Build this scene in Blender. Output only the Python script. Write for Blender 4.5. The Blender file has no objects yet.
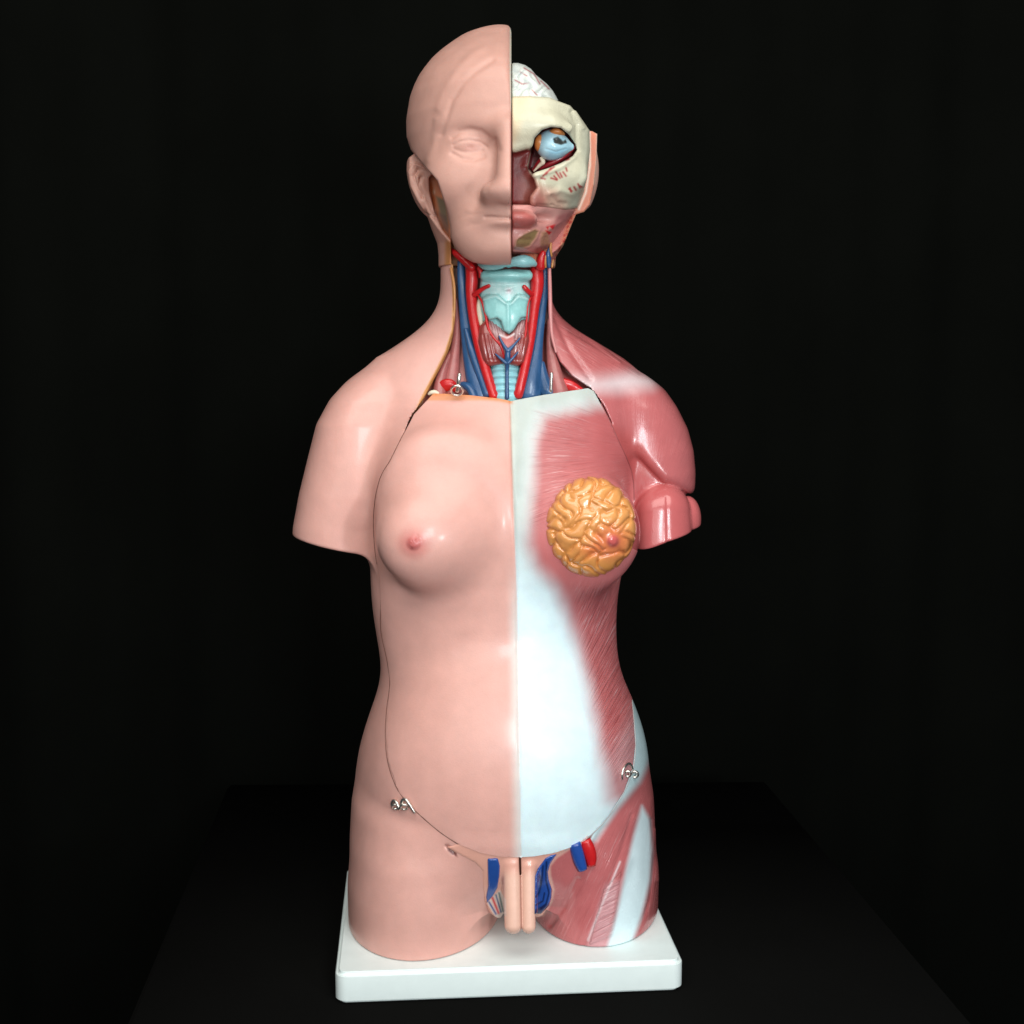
import bpy, bmesh, math, random
import numpy as np
random.seed(7)
rng = np.random.default_rng(7)
f32 = np.float32
S = 0.0009                      # one modelling unit in metres
FOC = 1300.0                    # focal length in units of the 1024 frame
DC = 1300.0                     # camera distance in units
PITCH = math.atan(149.0/1300.0)
CP, SP = math.cos(PITCH), math.sin(PITCH)
SC = bpy.context.scene
COL = SC.collection

# ---------------------------------------------------------------- geometry helpers
def W(px, py, Y):
    """world point (units) at depth Y seen where the survey photograph shows px, py"""
    a = (px-512.0)/FOC; b = (512.0-py)/FOC
    dx = a; dy = CP + b*SP; dz = -SP + b*CP
    t = (Y+DC)/dy
    return np.array([dx*t, Y, dz*t])
def proj(P):
    X, Y, Z = P[:,0], P[:,1]+DC, P[:,2]
    d = Y*CP - Z*SP
    return 512+FOC*X/d, 512-FOC*(Y*SP+Z*CP)/d

ZB = float(W(435, 958, -130)[2])       # top of the base plate
def sstep(a, b, x):
    t = np.clip((x-a)/(b-a), 0, 1)
    return t*t*(3-2*t)
def smin(a, b, k):
    h = np.maximum(k-np.abs(a-b), 0)/k
    return np.minimum(a, b) - h*h*k*0.25
def smax(a, b, k):
    return -smin(-a, -b, k)
def ell(x, y, z, c, r):
    X, Y, Z = (x-f32(c[0])), (y-f32(c[1])), (z-f32(c[2]))
    k0 = np.sqrt((X/r[0])**2+(Y/r[1])**2+(Z/r[2])**2)
    k1 = np.sqrt((X/r[0]**2)**2+(Y/r[1]**2)**2+(Z/r[2]**2)**2)+1e-6
    return k0*(k0-1)/k1
def cone(x, y, z, a, b, ra, rb):
    a = np.asarray(a, f32); b = np.asarray(b, f32); d = b-a; L = float(d@d)
    t = np.clip(((x-a[0])*d[0]+(y-a[1])*d[1]+(z-a[2])*d[2])/L, 0, 1)
    return np.sqrt((x-a[0]-t*d[0])**2+(y-a[1]-t*d[1])**2+(z-a[2]-t*d[2])**2)-(ra+(rb-ra)*t)
class Loft:
    """stack of elliptical sections. rows: py, xl, xr, yc, front depth, back depth"""
    def __init__(s, rows, smooth=3, shear=0.0, cap=True):
        r = []
        for py, xl, xr, yc, bf, bb in rows:
            l = W(xl, py, yc); q = W(xr, py, yc)
            r.append((l[2], (l[0]+q[0])/2, (q[0]-l[0])/2, yc, bf, bb))
        r = np.array(sorted(r))
        s.zs = np.linspace(r[0,0], r[-1,0], 400)
        s.tab = []
        for c in range(1, 6):
            v = np.interp(s.zs, r[:,0], r[:,c])
            if smooth:
                k = np.hanning(2*smooth*3+3); k /= k.sum(); n = len(k)//2
                v = np.convolve(np.pad(v, n, mode='reflect', reflect_type='odd'), k, 'valid')
            s.tab.append(v.astype(f32))
        s.z0, s.z1, s.cap = r[0,0], r[-1,0], cap
    def __call__(s, x, y, z):
        xc, a, yc, bf, bb = [np.interp(z, s.zs, t).astype(f32) for t in s.tab]
        X = x-xc; Y = y-yc
        b = np.where(Y < 0, bf, bb)
        q = np.sqrt((X/a)**2+(Y/b)**2)
        d = q*(q-1)/(np.sqrt((X/a**2)**2+(Y/b**2)**2)+1e-6)
        if s.cap: d = np.maximum(d, np.maximum(z-s.z1, s.z0-z))
        return d
def sdpoly(px, py, poly):
    """signed distance to a closed outline, negative inside"""
    P = np.asarray(poly, f32); n = len(P)
    d = np.full(px.shape, 1e9, f32); ins = np.zeros(px.shape, bool)
    for i in range(n):
        a, b = P[i], P[(i+1) % n]; e = b-a
        wx, wy = px-a[0], py-a[1]
        t = np.clip((wx*e[0]+wy*e[1])/(e@e+1e-9), 0, 1)
        d = np.minimum(d, (wx-t*e[0])**2+(wy-t*e[1])**2)
        c = (a[1] > py) != (b[1] > py)
        if abs(e[1]) > 1e-9:
            ins ^= c & (px < (py-a[1])*e[0]/e[1]+a[0])
    d = np.sqrt(d)
    return np.where(ins, -d, d)
def sdline(px, py, pts):
    P = np.asarray(pts, f32); d = np.full(px.shape, 1e9, f32)
    for a, b in zip(P[:-1], P[1:]):
        e = b-a; wx, wy = px-a[0], py-a[1]
        t = np.clip((wx*e[0]+wy*e[1])/(e@e+1e-9), 0, 1)
        d = np.minimum(d, (wx-t*e[0])**2+(wy-t*e[1])**2)
    return np.sqrt(d)
def spline(pts, n=8):
    """Catmull-Rom through points"""
    P = [np.array(p, float) for p in pts]; P = [2*P[0]-P[1]]+P+[2*P[-1]-P[-2]]
    out = []
    for i in range(1, len(P)-2):
        for k in range(n):
            t = k/n
            out.append(0.5*((2*P[i])+(-P[i-1]+P[i+1])*t+(2*P[i-1]-5*P[i]+4*P[i+1]-P[i+2])*t*t+(-P[i-1]+3*P[i]-3*P[i+1]+P[i+2])*t**3))
    out.append(P[-2]); return np.array(out)

def nets(F, lo, hi, h, sub=0, it=3, snap=()):
    """naive surface nets of F<0, refined and drawn onto the zero set"""
    xs = np.arange(lo[0], hi[0]+h, h, dtype=f32); ys = np.arange(lo[1], hi[1]+h, h, dtype=f32); zs = np.arange(lo[2], hi[2]+h, h, dtype=f32)
    V = np.empty((len(xs), len(ys), len(zs)), f32)
    for k in range(0, len(zs), 24):
        X, Y, Z = np.meshgrid(xs, ys, zs[k:k+24], indexing='ij')
        sh = X.shape
        V[:,:,k:k+24] = F(X.ravel(), Y.ravel(), Z.ravel()).reshape(sh)
    I = V < 0
    I[0]=I[-1]=False; I[:,0]=I[:,-1]=False; I[:,:,0]=I[:,:,-1]=False
    V = np.where(I, np.minimum(V, -1e-4), np.maximum(V, 1e-4))
    cnt = np.zeros(tuple(n-1 for n in V.shape), np.int8)
    off = [(a,b,c) for a in (0,1) for b in (0,1) for c in (0,1)]
    sl = lambda a, b, c, A: A[a:A.shape[0]-1+a, b:A.shape[1]-1+b, c:A.shape[2]-1+c]
    for o in off: cnt += sl(*o, I)
    m = (cnt > 0) & (cnt < 8)
    ci = np.argwhere(m)
    idx = np.full(m.shape, -1, np.int64); idx[m] = np.arange(len(ci))
    acc = np.zeros((len(ci), 3)); num = np.zeros(len(ci))
    for a in off:
        for ax in range(3):
            if a[ax]: continue
            b = list(a); b[ax] = 1
            va = V[ci[:,0]+a[0], ci[:,1]+a[1], ci[:,2]+a[2]]; vb = V[ci[:,0]+b[0], ci[:,1]+b[1], ci[:,2]+b[2]]
            c = (va < 0) != (vb < 0)
            t = np.where(c, va/np.where(c, va-vb, 1), 0)
            p = np.tile(np.array(a, float), (len(ci), 1)); p[:,ax] += t
            acc += p*c[:,None]; num += c
    P = (ci+acc/num[:,None])*h+np.array([xs[0], ys[0], zs[0]])
    Q = []
    for ax in range(3):
        A = np.take(I, range(I.shape[ax]-1), ax); B = np.take(I, range(1, I.shape[ax]), ax)
        e = np.argwhere(A != B)
        u, v = (ax+1) % 3, (ax+2) % 3
        e = e[(e[:,u] > 0) & (e[:,v] > 0)]
        s = A[e[:,0], e[:,1], e[:,2]]
        q = []
        for du, dv in ((-1,-1), (0,-1), (0,0), (-1,0)):
            c = e.copy(); c[:,u] += du; c[:,v] += dv
            q.append(idx[c[:,0], c[:,1], c[:,2]])
        q = np.stack(q, 1); q[~s] = q[~s][:, ::-1]
        Q.append(q)
    Q = np.concatenate(Q)
    def pull(P, n):
        for _ in range(n):
            x, y, z = P.T.astype(f32); e = f32(0.25*h)
            f = F(x, y, z)
            g = np.stack([F(x+e, y, z)-F(x-e, y, z), F(x, y+e, z)-F(x, y-e, z), F(x, y, z+e)-F(x, y, z-e)], 1)/(2*e)
            L = np.maximum((g**2).sum(1), 0.15)
            st = -(f/L)[:,None]*g
            n_ = np.linalg.norm(st, axis=1); k = np.minimum(1, 0.5*h/np.maximum(n_, 1e-6))
            P = P+st*k[:,None]*0.9
        return P
    def crease(P, tol):
        for A, B in snap:
            x, y, z = P.T.astype(f32)
            k = np.where((np.abs(A(x, y, z)) < tol) & (np.abs(B(x, y, z)) < tol))[0]
            if not len(k): continue
            R = P[k].copy()
            for _ in range(5):
                for G in (A, B):
                    x, y, z = R.T.astype(f32); e = f32(0.3); f = G(x, y, z)
                    g = np.stack([G(x+e, y, z)-G(x-e, y, z), G(x, y+e, z)-G(x, y-e, z), G(x, y, z+e)-G(x, y, z-e)], 1)/(2*e)
                    R = R-(f/np.maximum((g**2).sum(1), 0.1))[:,None]*g
            ok = np.linalg.norm(R-P[k], axis=1) < tol*2
            P[k[ok]] = R[ok]
        return P
    P = crease(pull(P, it), 0.55*h)
    for lev in range(sub):
        n = len(P)
        E = np.concatenate([np.sort(Q[:,[i,(i+1)%4]], 1) for i in range(4)])
        key = E[:,0]*n+E[:,1]
        uk, inv = np.unique(key, return_inverse=True)
        mid = (P[uk//n]+P[uk % n])/2
        cen = P[Q].mean(1)
        me = n+inv.reshape(4, len(Q)).T; ce = n+len(mid)+np.arange(len(Q))
        P = np.concatenate([P, mid, cen])
        Q = np.concatenate([np.stack([Q[:,i], me[:,i], ce, me[:,i-1]], 1) for i in range(4)])
        P = crease(pull(P, 1), 0.3*h/(lev+1))
    return P, Q
def vnormals(P, Q):
    d1 = P[Q[:,2]]-P[Q[:,0]]; d2 = P[Q[:,3]]-P[Q[:,1]]
    fn = np.cross(d1, d2); N = np.zeros_like(P)
    for i in range(4): np.add.at(N, Q[:,i], fn)
    return N/np.maximum(np.linalg.norm(N, axis=1), 1e-9)[:,None]

def lin(c):
    c = np.array(c, float)/255.0
    return np.where(c <= 0.04045, c/12.92, ((c+0.055)/1.055)**2.4)
def mkmesh(name, P, Q, mat, parent, col=None, fib=None, label=None, sharp=0):
    me = bpy.data.meshes.new(name)
    P = np.asarray(P)*S
    if isinstance(Q, np.ndarray):
        me.vertices.add(len(P)); me.vertices.foreach_set('co', P.astype(f32).ravel())
        me.loops.add(Q.size); me.loops.foreach_set('vertex_index', Q.astype(np.int32).ravel())
        me.polygons.add(len(Q)); me.polygons.foreach_set('loop_start', (np.arange(len(Q))*Q.shape[1]).astype(np.int32))
        me.update(calc_edges=True); me.validate()
    else:
        me.from_pydata([tuple(p) for p in P], [], Q); me.update()
    me.shade_smooth()
    if sharp: me.set_sharp_from_angle(angle=math.radians(sharp))
    if col is not None:
        a = me.color_attributes.new('Col', 'FLOAT_COLOR', 'POINT')
        c = np.ones((len(P), 4), f32); c[:,:3] = col
        a.data.foreach_set('color', c.ravel())
    if fib is not None:
        a = me.attributes.new('Fib', 'FLOAT_VECTOR', 'POINT')
        a.data.foreach_set('vector', fib.astype(f32).ravel())
    me.materials.append(mat)
    o = bpy.data.objects.new(name, me); COL.objects.link(o)
    if parent is not None: o.parent = parent
    if label: o['label'] = label
    return o
class Paint:
    def __init__(s, P, Q, base):
        s.P = P; s.n = vnormals(P, Q); s.px, s.py = proj(P)
        s.px = s.px.astype(f32); s.py = s.py.astype(f32)
        s.c = np.tile(lin(base), (len(P), 1)); s.fib = np.zeros((len(P), 3))
        s.front = sstep(0.35, -0.05, s.n[:,1])
    def mix(s, m, rgb):
        m = np.clip(m, 0, 1)[:,None]; s.c = s.c*(1-m)+lin(rgb)*m
    def poly(s, pts, rgb, w=3, k=1.0):
        d = sdpoly(s.px, s.py, pts); s.mix(k*sstep(w, -w, d), rgb)
    def pm(s, pts, w): return sstep(w, -w, sdpoly(s.px, s.py, pts))
    def line(s, pts, rgb, w=2, k=1.0):
        d = sdline(s.px, s.py, pts); s.mix(k*np.exp(-(d/w)**2), rgb)
    def fibre(s, m, across, along):
        k = m > s.fib[:,2]
        s.fib[k,0] = across[k]; s.fib[k,1] = along[k]; s.fib[k,2] = m[k]
def relief(P, Q, items, front=True):
    """items: (polyline, width, height) in survey coordinates, pushes along the normal"""
    n = vnormals(P, Q); px, py = proj(P); px = px.astype(f32); py = py.astype(f32)
    w = sstep(0.1, -0.3, n[:,1]) if front else 1
    d = np.zeros(len(P))
    for pts, wd, h in items: d += h*np.exp(-(sdline(px, py, pts)/wd)**2)
    return P+n*(d*w)[:,None]

def tube(pts, radii, seg=14, sm=6, flat=1.0, ends=True):
    """tapered tube, pts in world units"""
    A = np.column_stack([np.asarray(pts, float), np.asarray(radii, float)])
    if sm > 1: A = spline(A, sm)
    C, R = A[:,:3], np.maximum(A[:,3], 0.05)
    if ends:
        t0 = C[1]-C[0]; t0 /= np.linalg.norm(t0); t1 = C[-1]-C[-2]; t1 /= np.linalg.norm(t1)
        r0, r1 = R[0], R[-1]
        an = np.array([0.05, 0.45, 0.8])
        C = np.vstack([[C[0]-t0*r0*(1-a)**0.5*0.8 for a in an], C, [C[-1]+t1*r1*(1-a)**0.5*0.8 for a in an[::-1]]])
        R = np.concatenate([r0*an**0.5, R, r1*an[::-1]**0.5])
    T = np.gradient(C, axis=0); T /= np.linalg.norm(T, axis=1)[:,None]
    up = np.array([0,1.0,0]) if abs(T[0][1]) < 0.9 else np.array([1.0,0,0])
    P = []
    for i in range(len(C)):
        u = up-T[i]*(up@T[i]); u /= np.linalg.norm(u); v = np.cross(T[i], u); up = u
        for k in range(seg):
            a = 2*math.pi*k/seg
            P.append(C[i]+R[i]*(math.cos(a)*u*flat+math.sin(a)*v))
    F = []
    for i in range(len(C)-1):
        for k in range(seg):
            F.append((i*seg+k, i*seg+(k+1) % seg, (i+1)*seg+(k+1) % seg, (i+1)*seg+k))
    F.append(tuple(range(seg))[::-1]); F.append(tuple((len(C)-1)*seg+k for k in range(seg)))
    return P, F
def tubeobj(name, p, mat, parent, seg=14, sm=6, flat=1.0, label=None):
    """p: list of (px, py, Y, r)"""
    P, F = tube([W(a, b, c) for a, b, c, r in p], [r for *_, r in p], seg, sm, flat)
    return mkmesh(name, P, F, mat, parent, label=label)

# ---------------------------------------------------------------- materials
def nodes(m):
    m.use_nodes = True; nt = m.node_tree; nt.nodes.clear()
    out = nt.nodes.new('ShaderNodeOutputMaterial'); b = nt.nodes.new('ShaderNodeBsdfPrincipled')
    nt.links.new(b.outputs[0], out.inputs[0]); return nt, b
def noise(nt, vec, scale, detail=4, rough=0.55):
    n = nt.nodes.new('ShaderNodeTexNoise'); n.inputs['Scale'].default_value = scale
    n.inputs['Detail'].default_value = detail; n.inputs['Roughness'].default_value = rough
    nt.links.new(vec, n.inputs['Vector']); return n
def math_(nt, op, a, b=None, c=None):
    n = nt.nodes.new('ShaderNodeMath'); n.operation = op
    for i, v in enumerate((a, b, c)):
        if v is None: continue
        if isinstance(v, (int, float)): n.inputs[i].default_value = v
        else: nt.links.new(v, n.inputs[i])
    return n.outputs[0]
def painted(name, rough=0.36, coat=0.25, color=None, mott=0.06, fibres=False, bump=0.04, sss=0.0, spec=0.5, coarse=60):
    """hand-painted moulded vinyl: colour attribute (or flat colour), brush mottling, optional muscle fibres"""
    m = bpy.data.materials.new(name); nt, b = nodes(m)
    tc = nt.nodes.new('ShaderNodeTexCoord').outputs['Object']
    if color is None:
        at = nt.nodes.new('ShaderNodeAttribute'); at.attribute_name = 'Col'; c = at.outputs['Color']
    else:
        r = nt.nodes.new('ShaderNodeRGB'); r.outputs[0].default_value = (*lin(color), 1); c = r.outputs[0]
    n1 = noise(nt, tc, coarse, 5); n2 = noise(nt, tc, 900, 2)
    v = math_(nt, 'MULTIPLY_ADD', math_(nt, 'SUBTRACT', n1.outputs[0], 0.5), mott*4, 1.0)
    v = math_(nt, 'MULTIPLY_ADD', math_(nt, 'SUBTRACT', n2.outputs[0], 0.5), mott*1.2, v)
    h = nt.nodes.new('ShaderNodeHueSaturation'); nt.links.new(c, h.inputs['Color']); nt.links.new(v, h.inputs['Value'])
    c = h.outputs[0]
    hgt = math_(nt, 'MULTIPLY_ADD', n2.outputs[0], 0.25, math_(nt, 'MULTIPLY', n1.outputs[0], 0.6))
    if fibres:
        fa = nt.nodes.new('ShaderNodeAttribute'); fa.attribute_name = 'Fib'
        sx = nt.nodes.new('ShaderNodeSeparateXYZ'); nt.links.new(fa.outputs['Vector'], sx.inputs[0])
        def fn(fq, al, w):
            cb = nt.nodes.new('ShaderNodeCombineXYZ')
            nt.links.new(math_(nt, 'MULTIPLY', sx.outputs[0], fq), cb.inputs[0]); nt.links.new(math_(nt, 'MULTIPLY', sx.outputs[1], al), cb.inputs[1])
            cb.inputs[2].default_value = w
            return noise(nt, cb.outputs[0], 1.0, 3, 0.6).outputs[0]
        a1 = fn(0.33, 0.02, 1.0); a2 = fn(0.75, 0.035, 5.0); a3 = fn(0.1, 0.03, 9.0)
        st = sx.outputs[2]
        li = math_(nt, 'MULTIPLY', math_(nt, 'SUBTRACT', a2, 0.56), 5.5); li.node.use_clamp = True
        li = math_(nt, 'MULTIPLY', li, math_(nt, 'MULTIPLY', st, math_(nt, 'GREATER_THAN', a3, 0.0)))
        li = math_(nt, 'MULTIPLY', li, a3)
        mx = nt.nodes.new('ShaderNodeMix'); mx.data_type = 'RGBA'
        nt.links.new(math_(nt, 'MULTIPLY', li, 1.0), mx.inputs[0]); nt.links.new(c, mx.inputs[6]); mx.inputs[7].default_value = (*lin((236, 205, 205)), 1)
        dk = math_(nt, 'MULTIPLY', math_(nt, 'SUBTRACT', 0.47, a1), 4.0); dk.node.use_clamp = True
        dk = math_(nt, 'MULTIPLY', math_(nt, 'MULTIPLY', dk, st), 0.75)
        m2 = nt.nodes.new('ShaderNodeMix'); m2.data_type = 'RGBA'
        nt.links.new(dk, m2.inputs[0]); nt.links.new(mx.outputs[2], m2.inputs[6]); m2.inputs[7].default_value = (*lin((140, 52, 55)), 1)
        c = m2.outputs[2]
        hgt = math_(nt, 'ADD', hgt, math_(nt, 'MULTIPLY', math_(nt, 'ADD', math_(nt, 'MULTIPLY', a1, 1.6), a2), math_(nt, 'MULTIPLY', st, 2.2)))
    nt.links.new(c, b.inputs['Base Color'])
    bp = nt.nodes.new('ShaderNodeBump'); bp.inputs['Strength'].default_value = 1.0
    bp.inputs['Distance'].default_value = bump*0.01; nt.links.new(hgt, bp.inputs['Height']); nt.links.new(bp.outputs[0], b.inputs['Normal'])
    rr = math_(nt, 'MULTIPLY_ADD', n1.outputs[0], 0.16, rough-0.08); nt.links.new(rr, b.inputs['Roughness'])
    b.inputs['Coat Weight'].default_value = coat; b.inputs['Coat Roughness'].default_value = 0.16
    b.inputs['Specular IOR Level'].default_value = spec
    if sss:
        b.inputs['Subsurface Weight'].default_value = sss; b.inputs['Subsurface Radius'].default_value = (1.0, 0.45, 0.3); b.inputs['Subsurface Scale'].default_value = 0.004
    return m
SKIN = (221, 168, 156); RED = (188, 103, 104); WHITE = (222, 243, 248)
M_skin = painted('painted_skin_vinyl', 0.42, 0.2, fibres=True, sss=0.15)
M_muscle = painted('glossy_muscle_vinyl', 0.26, 0.5, fibres=True)
M_head = painted('matte_skin_vinyl', 0.5, 0.05, sss=0.15)
M_bone = painted('painted_bone_vinyl', 0.42, 0.15, mott=0.09, bump=0.08, coarse=110)
M_fat = painted('glossy_fat_paint', 0.2, 0.7, mott=0.08, bump=0.05, coarse=90)
M_art = painted('artery_red_paint', 0.33, 0.3, (198, 28, 32), 0.1, coarse=150)
M_vein = painted('vein_blue_paint', 0.36, 0.3, (40, 82, 126), 0.14, coarse=150)
M_dvein = painted('bright_blue_paint', 0.3, 0.4, (36, 78, 158), 0.06)
M_cart = painted('cartilage_blue_paint', 0.36, 0.25, (150, 206, 208), 0.08, coarse=150)
M_yel = painted('ochre_fat_paint', 0.4, 0.2, (190, 130, 70), 0.12, coarse=200)
M_nerve = painted('cream_nerve_paint', 0.4, 0.2, (226, 214, 190), 0.06)
M_base = painted('white_base_plastic', 0.42, 0.1, (232, 245, 243), 0.03, bump=0.015)
M_metal = bpy.data.materials.new('bright_steel'); nt, b = nodes(M_metal)
b.inputs['Metallic'].default_value = 1; b.inputs['Roughness'].default_value = 0.3; b.inputs['Base Color'].default_value = (0.8, 0.77, 0.7, 1)
n_ = noise(nt, nt.nodes.new('ShaderNodeTexCoord').outputs['Object'], 400, 3)
nt.links.new(math_(nt, 'MULTIPLY_ADD', n_.outputs[0], 0.2, 0.22), b.inputs['Roughness'])
def cloth(name, rgb, rough=0.85, spec=0.25):
    m = bpy.data.materials.new(name); nt, b = nodes(m)
    tc = nt.nodes.new('ShaderNodeTexCoord').outputs['Object']
    n1 = noise(nt, tc, 6, 5); n2 = noise(nt, tc, 1500, 2)
    r = nt.nodes.new('ShaderNodeMix'); r.data_type = 'RGBA'
    nt.links.new(n1.outputs[0], r.inputs[0]); r.inputs[6].default_value = (*[v*0.75 for v in rgb], 1); r.inputs[7].default_value = (*[v*1.25 for v in rgb], 1)
    nt.links.new(r.outputs[2], b.inputs['Base Color']); b.inputs['Roughness'].default_value = rough
    b.inputs['Specular IOR Level'].default_value = spec
    bp = nt.nodes.new('ShaderNodeBump'); bp.inputs['Distance'].default_value = 0.0004; bp.inputs['Strength'].default_value = 0.6
    nt.links.new(n2.outputs[0], bp.inputs['Height']); nt.links.new(bp.outputs[0], b.inputs['Normal'])
    return m

# ---------------------------------------------------------------- root
root = bpy.data.objects.new('anatomical_model', None); COL.objects.link(root)
root['label'] = 'half skinned, half muscled anatomical teaching torso on a white rectangular base'
root['category'] = 'anatomical model'
# ---------------------------------------------------------------- torso shape
SHEAR = 0.07
T_rows = [(225,441,551,25,52,55),(262,441,551,25,52,55),(303,441,550,25,52,55),(316,434,557,25,53,56),(328,424,570,25,54,57),(339,408,592,25,55,58),
 (350,390,612,25,57,60),(365,366,636,25,59,62),(378,352,650,24,62,66),(395,352,652,20,66,72),(415,362,642,16,76,80),(440,366,640,12,84,88),
 (470,369,634,8,92,94),(510,371,630,6,96,96),(550,371,626,4,95,96),(600,373,617,2,92,95),(633,378,616,0,90,93),(662,383,618,-2,93,93),
 (682,381,624,-2,97,95),(709,371,637,-3,103,100),(741,361,647,-4,108,106),(776,356,651,-5,112,112),(814,358,649,-6,113,112),(845,366,642,-6,108,108),
 (862,376,634,-5,102,104),(872,392,615,-4,90,96)]
torso_l = Loft(T_rows, smooth=6)
leg_a = Loft([(735,428,438,-6,3,3),(748,400,465,-6,30,40),(768,378,490,-6,64,80),(792,362,502,-10,94,100),(830,354,504,-14,108,112),(870,350,502,-16,112,114),(905,351,500,-17,114,114),(940,353,499,-17,114,114),(985,354,498,-17,114,114)], smooth=7)
leg_b = Loft([(735,580,590,2,3,3),(748,555,615,2,30,40),(768,535,634,2,64,80),(792,525,647,0,92,100),(830,524,654,-2,106,112),(870,527,659,-2,109,112),(905,530,658,-4,110,112),(940,531,656,-4,110,112),(985,532,655,-4,108,112)], smooth=7)
arm_a = Loft([(366,386,392,22,3,3),(370,374,398,22,16,16),(375,361,401,21,26,28),(382,349,402,21,34,36),(390,340,403,20,42,45),(399,332,404,18,47,50),(423,319,404,15,52,54),(459,310,402,12,53,54),(492,302,396,9,51,52),(525,296,386,8,49,50),(600,293,382,8,46,48)])
arm_b = Loft([(366,612,618,30,3,3),(370,604,632,30,16,18),(375,600,645,30,26,30),(381,597,655,29,35,38),(390,600,666,28,42,46),(407,596,678,26,46,52),(429,594,689,24,48,54),(451,596,695,22,48,54),(473,602,697,20,48,54),(495,606,696,19,47,52),(540,606,694,18,44,50),(620,606,692,18,42,50)])
DELT = [(560,340),(760,340),(740,520),(700,502),(692,497),(678,489),(664,484),(648,468),(632,450),(614,424),(600,400)]
def FT_raw(x, y, z):
    y = y-f32(SHEAR)*x
    d = torso_l(x, y, z)
    a = W(294, 535, -12); b_ = W(371, 554, -20); nx, nz = -(b_[2]-a[2]), (b_[0]-a[0]); L = math.hypot(nx, nz)
    cut_a = -((x-f32(a[0]))*nx+(z-f32(a[2]))*nz)/L - 0.02*y
    a = W(632, 551.5, -35); b_ = W(704, 530, -20); nx, nz = -(b_[2]-a[2]), (b_[0]-a[0]); L = math.hypot(nx, nz)
    cut_b = -((x-f32(a[0]))*nx+(z-f32(a[2]))*nz)/L
    d = smin(d, smax(arm_a(x, y, z), cut_a, 2.5), 18)
    px, py = proj(np.stack([x, y, z], 1))
    e = arm_b(x, y, z)
    e = smin(smax(e, sdpoly(px, py, DELT), 12), e+9, 2)
    # biceps and triceps stumps under the deltoid on the muscled side
    e = smin(e, cone(x, y, z, W(664, 513, -14), W(666, 600, -20), 28, 33), 3)
    e = smin(e, cone(x, y, z, W(640, 470, 14), W(640, 600, 8), 22, 28), 6)
    e = smin(e, ell(x, y, z, W(689, 521, 0), (14, 18, 24)), 2.5)
    d = smin(d, smax(e, cut_b, 2.5), 12)
    # breasts
    d = smin(d, ell(x, y, z, W(438, 500, -66), (50, 24, 62)), 50)
    d = smin(d, ell(x, y, z, W(435, 533, -86), (46, 29, 43)), 26)
    d = smin(d, ell(x, y, z, W(418, 543, -97), (24, 17, 24)), 36)
    d = smin(d, ell(x, y, z, W(590, 534, -76), (48, 29, 50)), 46)
    # belly, pubic mound, thighs
    d = smin(d, ell(x, y, z, W(505, 770, -60), (108, 62, 100)), 50)
    d = smin(d, leg_a(x, y, z), 22); d = smin(d, leg_b(x, y, z), 22)
    d = smin(d, ell(x, y, z, W(517, 868, -72), (34, 32, 26)), 10)
    d = smax(d, -cone(x, y, z, W(512, 1000, -190), W(512, 925, 150), 14, 20), 10)
    d = smax(d, f32(ZB)-z, 2)
    return d
PLATE = [(429,398),(433,393.5),(445,393.5),(470,395),(500,398.5),(511,401),(520,399),(545,394.5),(575,390),(588,388),(594,391),
 (604,410),(611,424),(618,440),(626,457),(631,470),(633.5,484),(634,506),(633,530),(632,548),(648,556),(662,600),(662,640),(655,668),(640,684),(632,700),(634,722),(635.5,745),(633,768),(624,792),(608,817),(592,834),
 (575,846),(555,853),(535,856.5),(520,857.5),(500,857),(480,853),(460,845),(440,832),(420,815),(406,801),(396,786),(388,762),(385.5,735),
 (387,708),(390,683),(387,660),(381,630),(380,600),(379,578),(375,550),(373.5,525),(374.5,506),(380,479),(390,461),(402,437),(414,414)]
CAV = [(452.5,250),(455,300),(453.5,330),(447,352),(437,372),(424,396),(416,412),(500,430),(612,424),(604,406),(590,388),(572,376),(560,362),(552,345),(549,320),(548,300),(547,250)]
def GAP(px, py): return np.where(px < 520, -3.0+4.6*sstep(450, 420, py), -3.0+3.3*sstep(412, 400, py))
def FT(x, y, z):
    P = np.stack([x, y, z], 1); px, py = proj(P)
    d = FT_raw(x, y, z)
    s = sdpoly(px, py, PLATE)
    g = sstep(400, 470, py)*1.0
    near = y < 8+SHEAR*x
    # seat of the front plate
    gap = GAP(px, py)
    rem = np.maximum(np.maximum(s-gap, -(d+20)), y-8-f32(SHEAR)*x)
    d2 = np.maximum(d, -rem)
    c = sdpoly(px, py, CAV)
    rem = np.maximum(np.maximum(c, -(d+24)), y-20)
    d2 = smax(d2, -rem, 3)
    return np.maximum(d2, z-f32(W(500, 266.5, 25)[2]))
def FP(x, y, z):
    P = np.stack([x, y, z], 1); px, py = proj(P)
    d = FT_raw(x, y, z)
    s = sdpoly(px, py, PLATE)
    d = d-0.3-1.4*sstep(830, 850, py)*sstep(440, 470, px)*sstep(600, 570, px)   # lower lip of the plate stands proud
    r = np.maximum(d, s+0.2)
    return np.maximum(np.maximum(r, -(d+17)), y-7-f32(SHEAR)*x)

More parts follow.
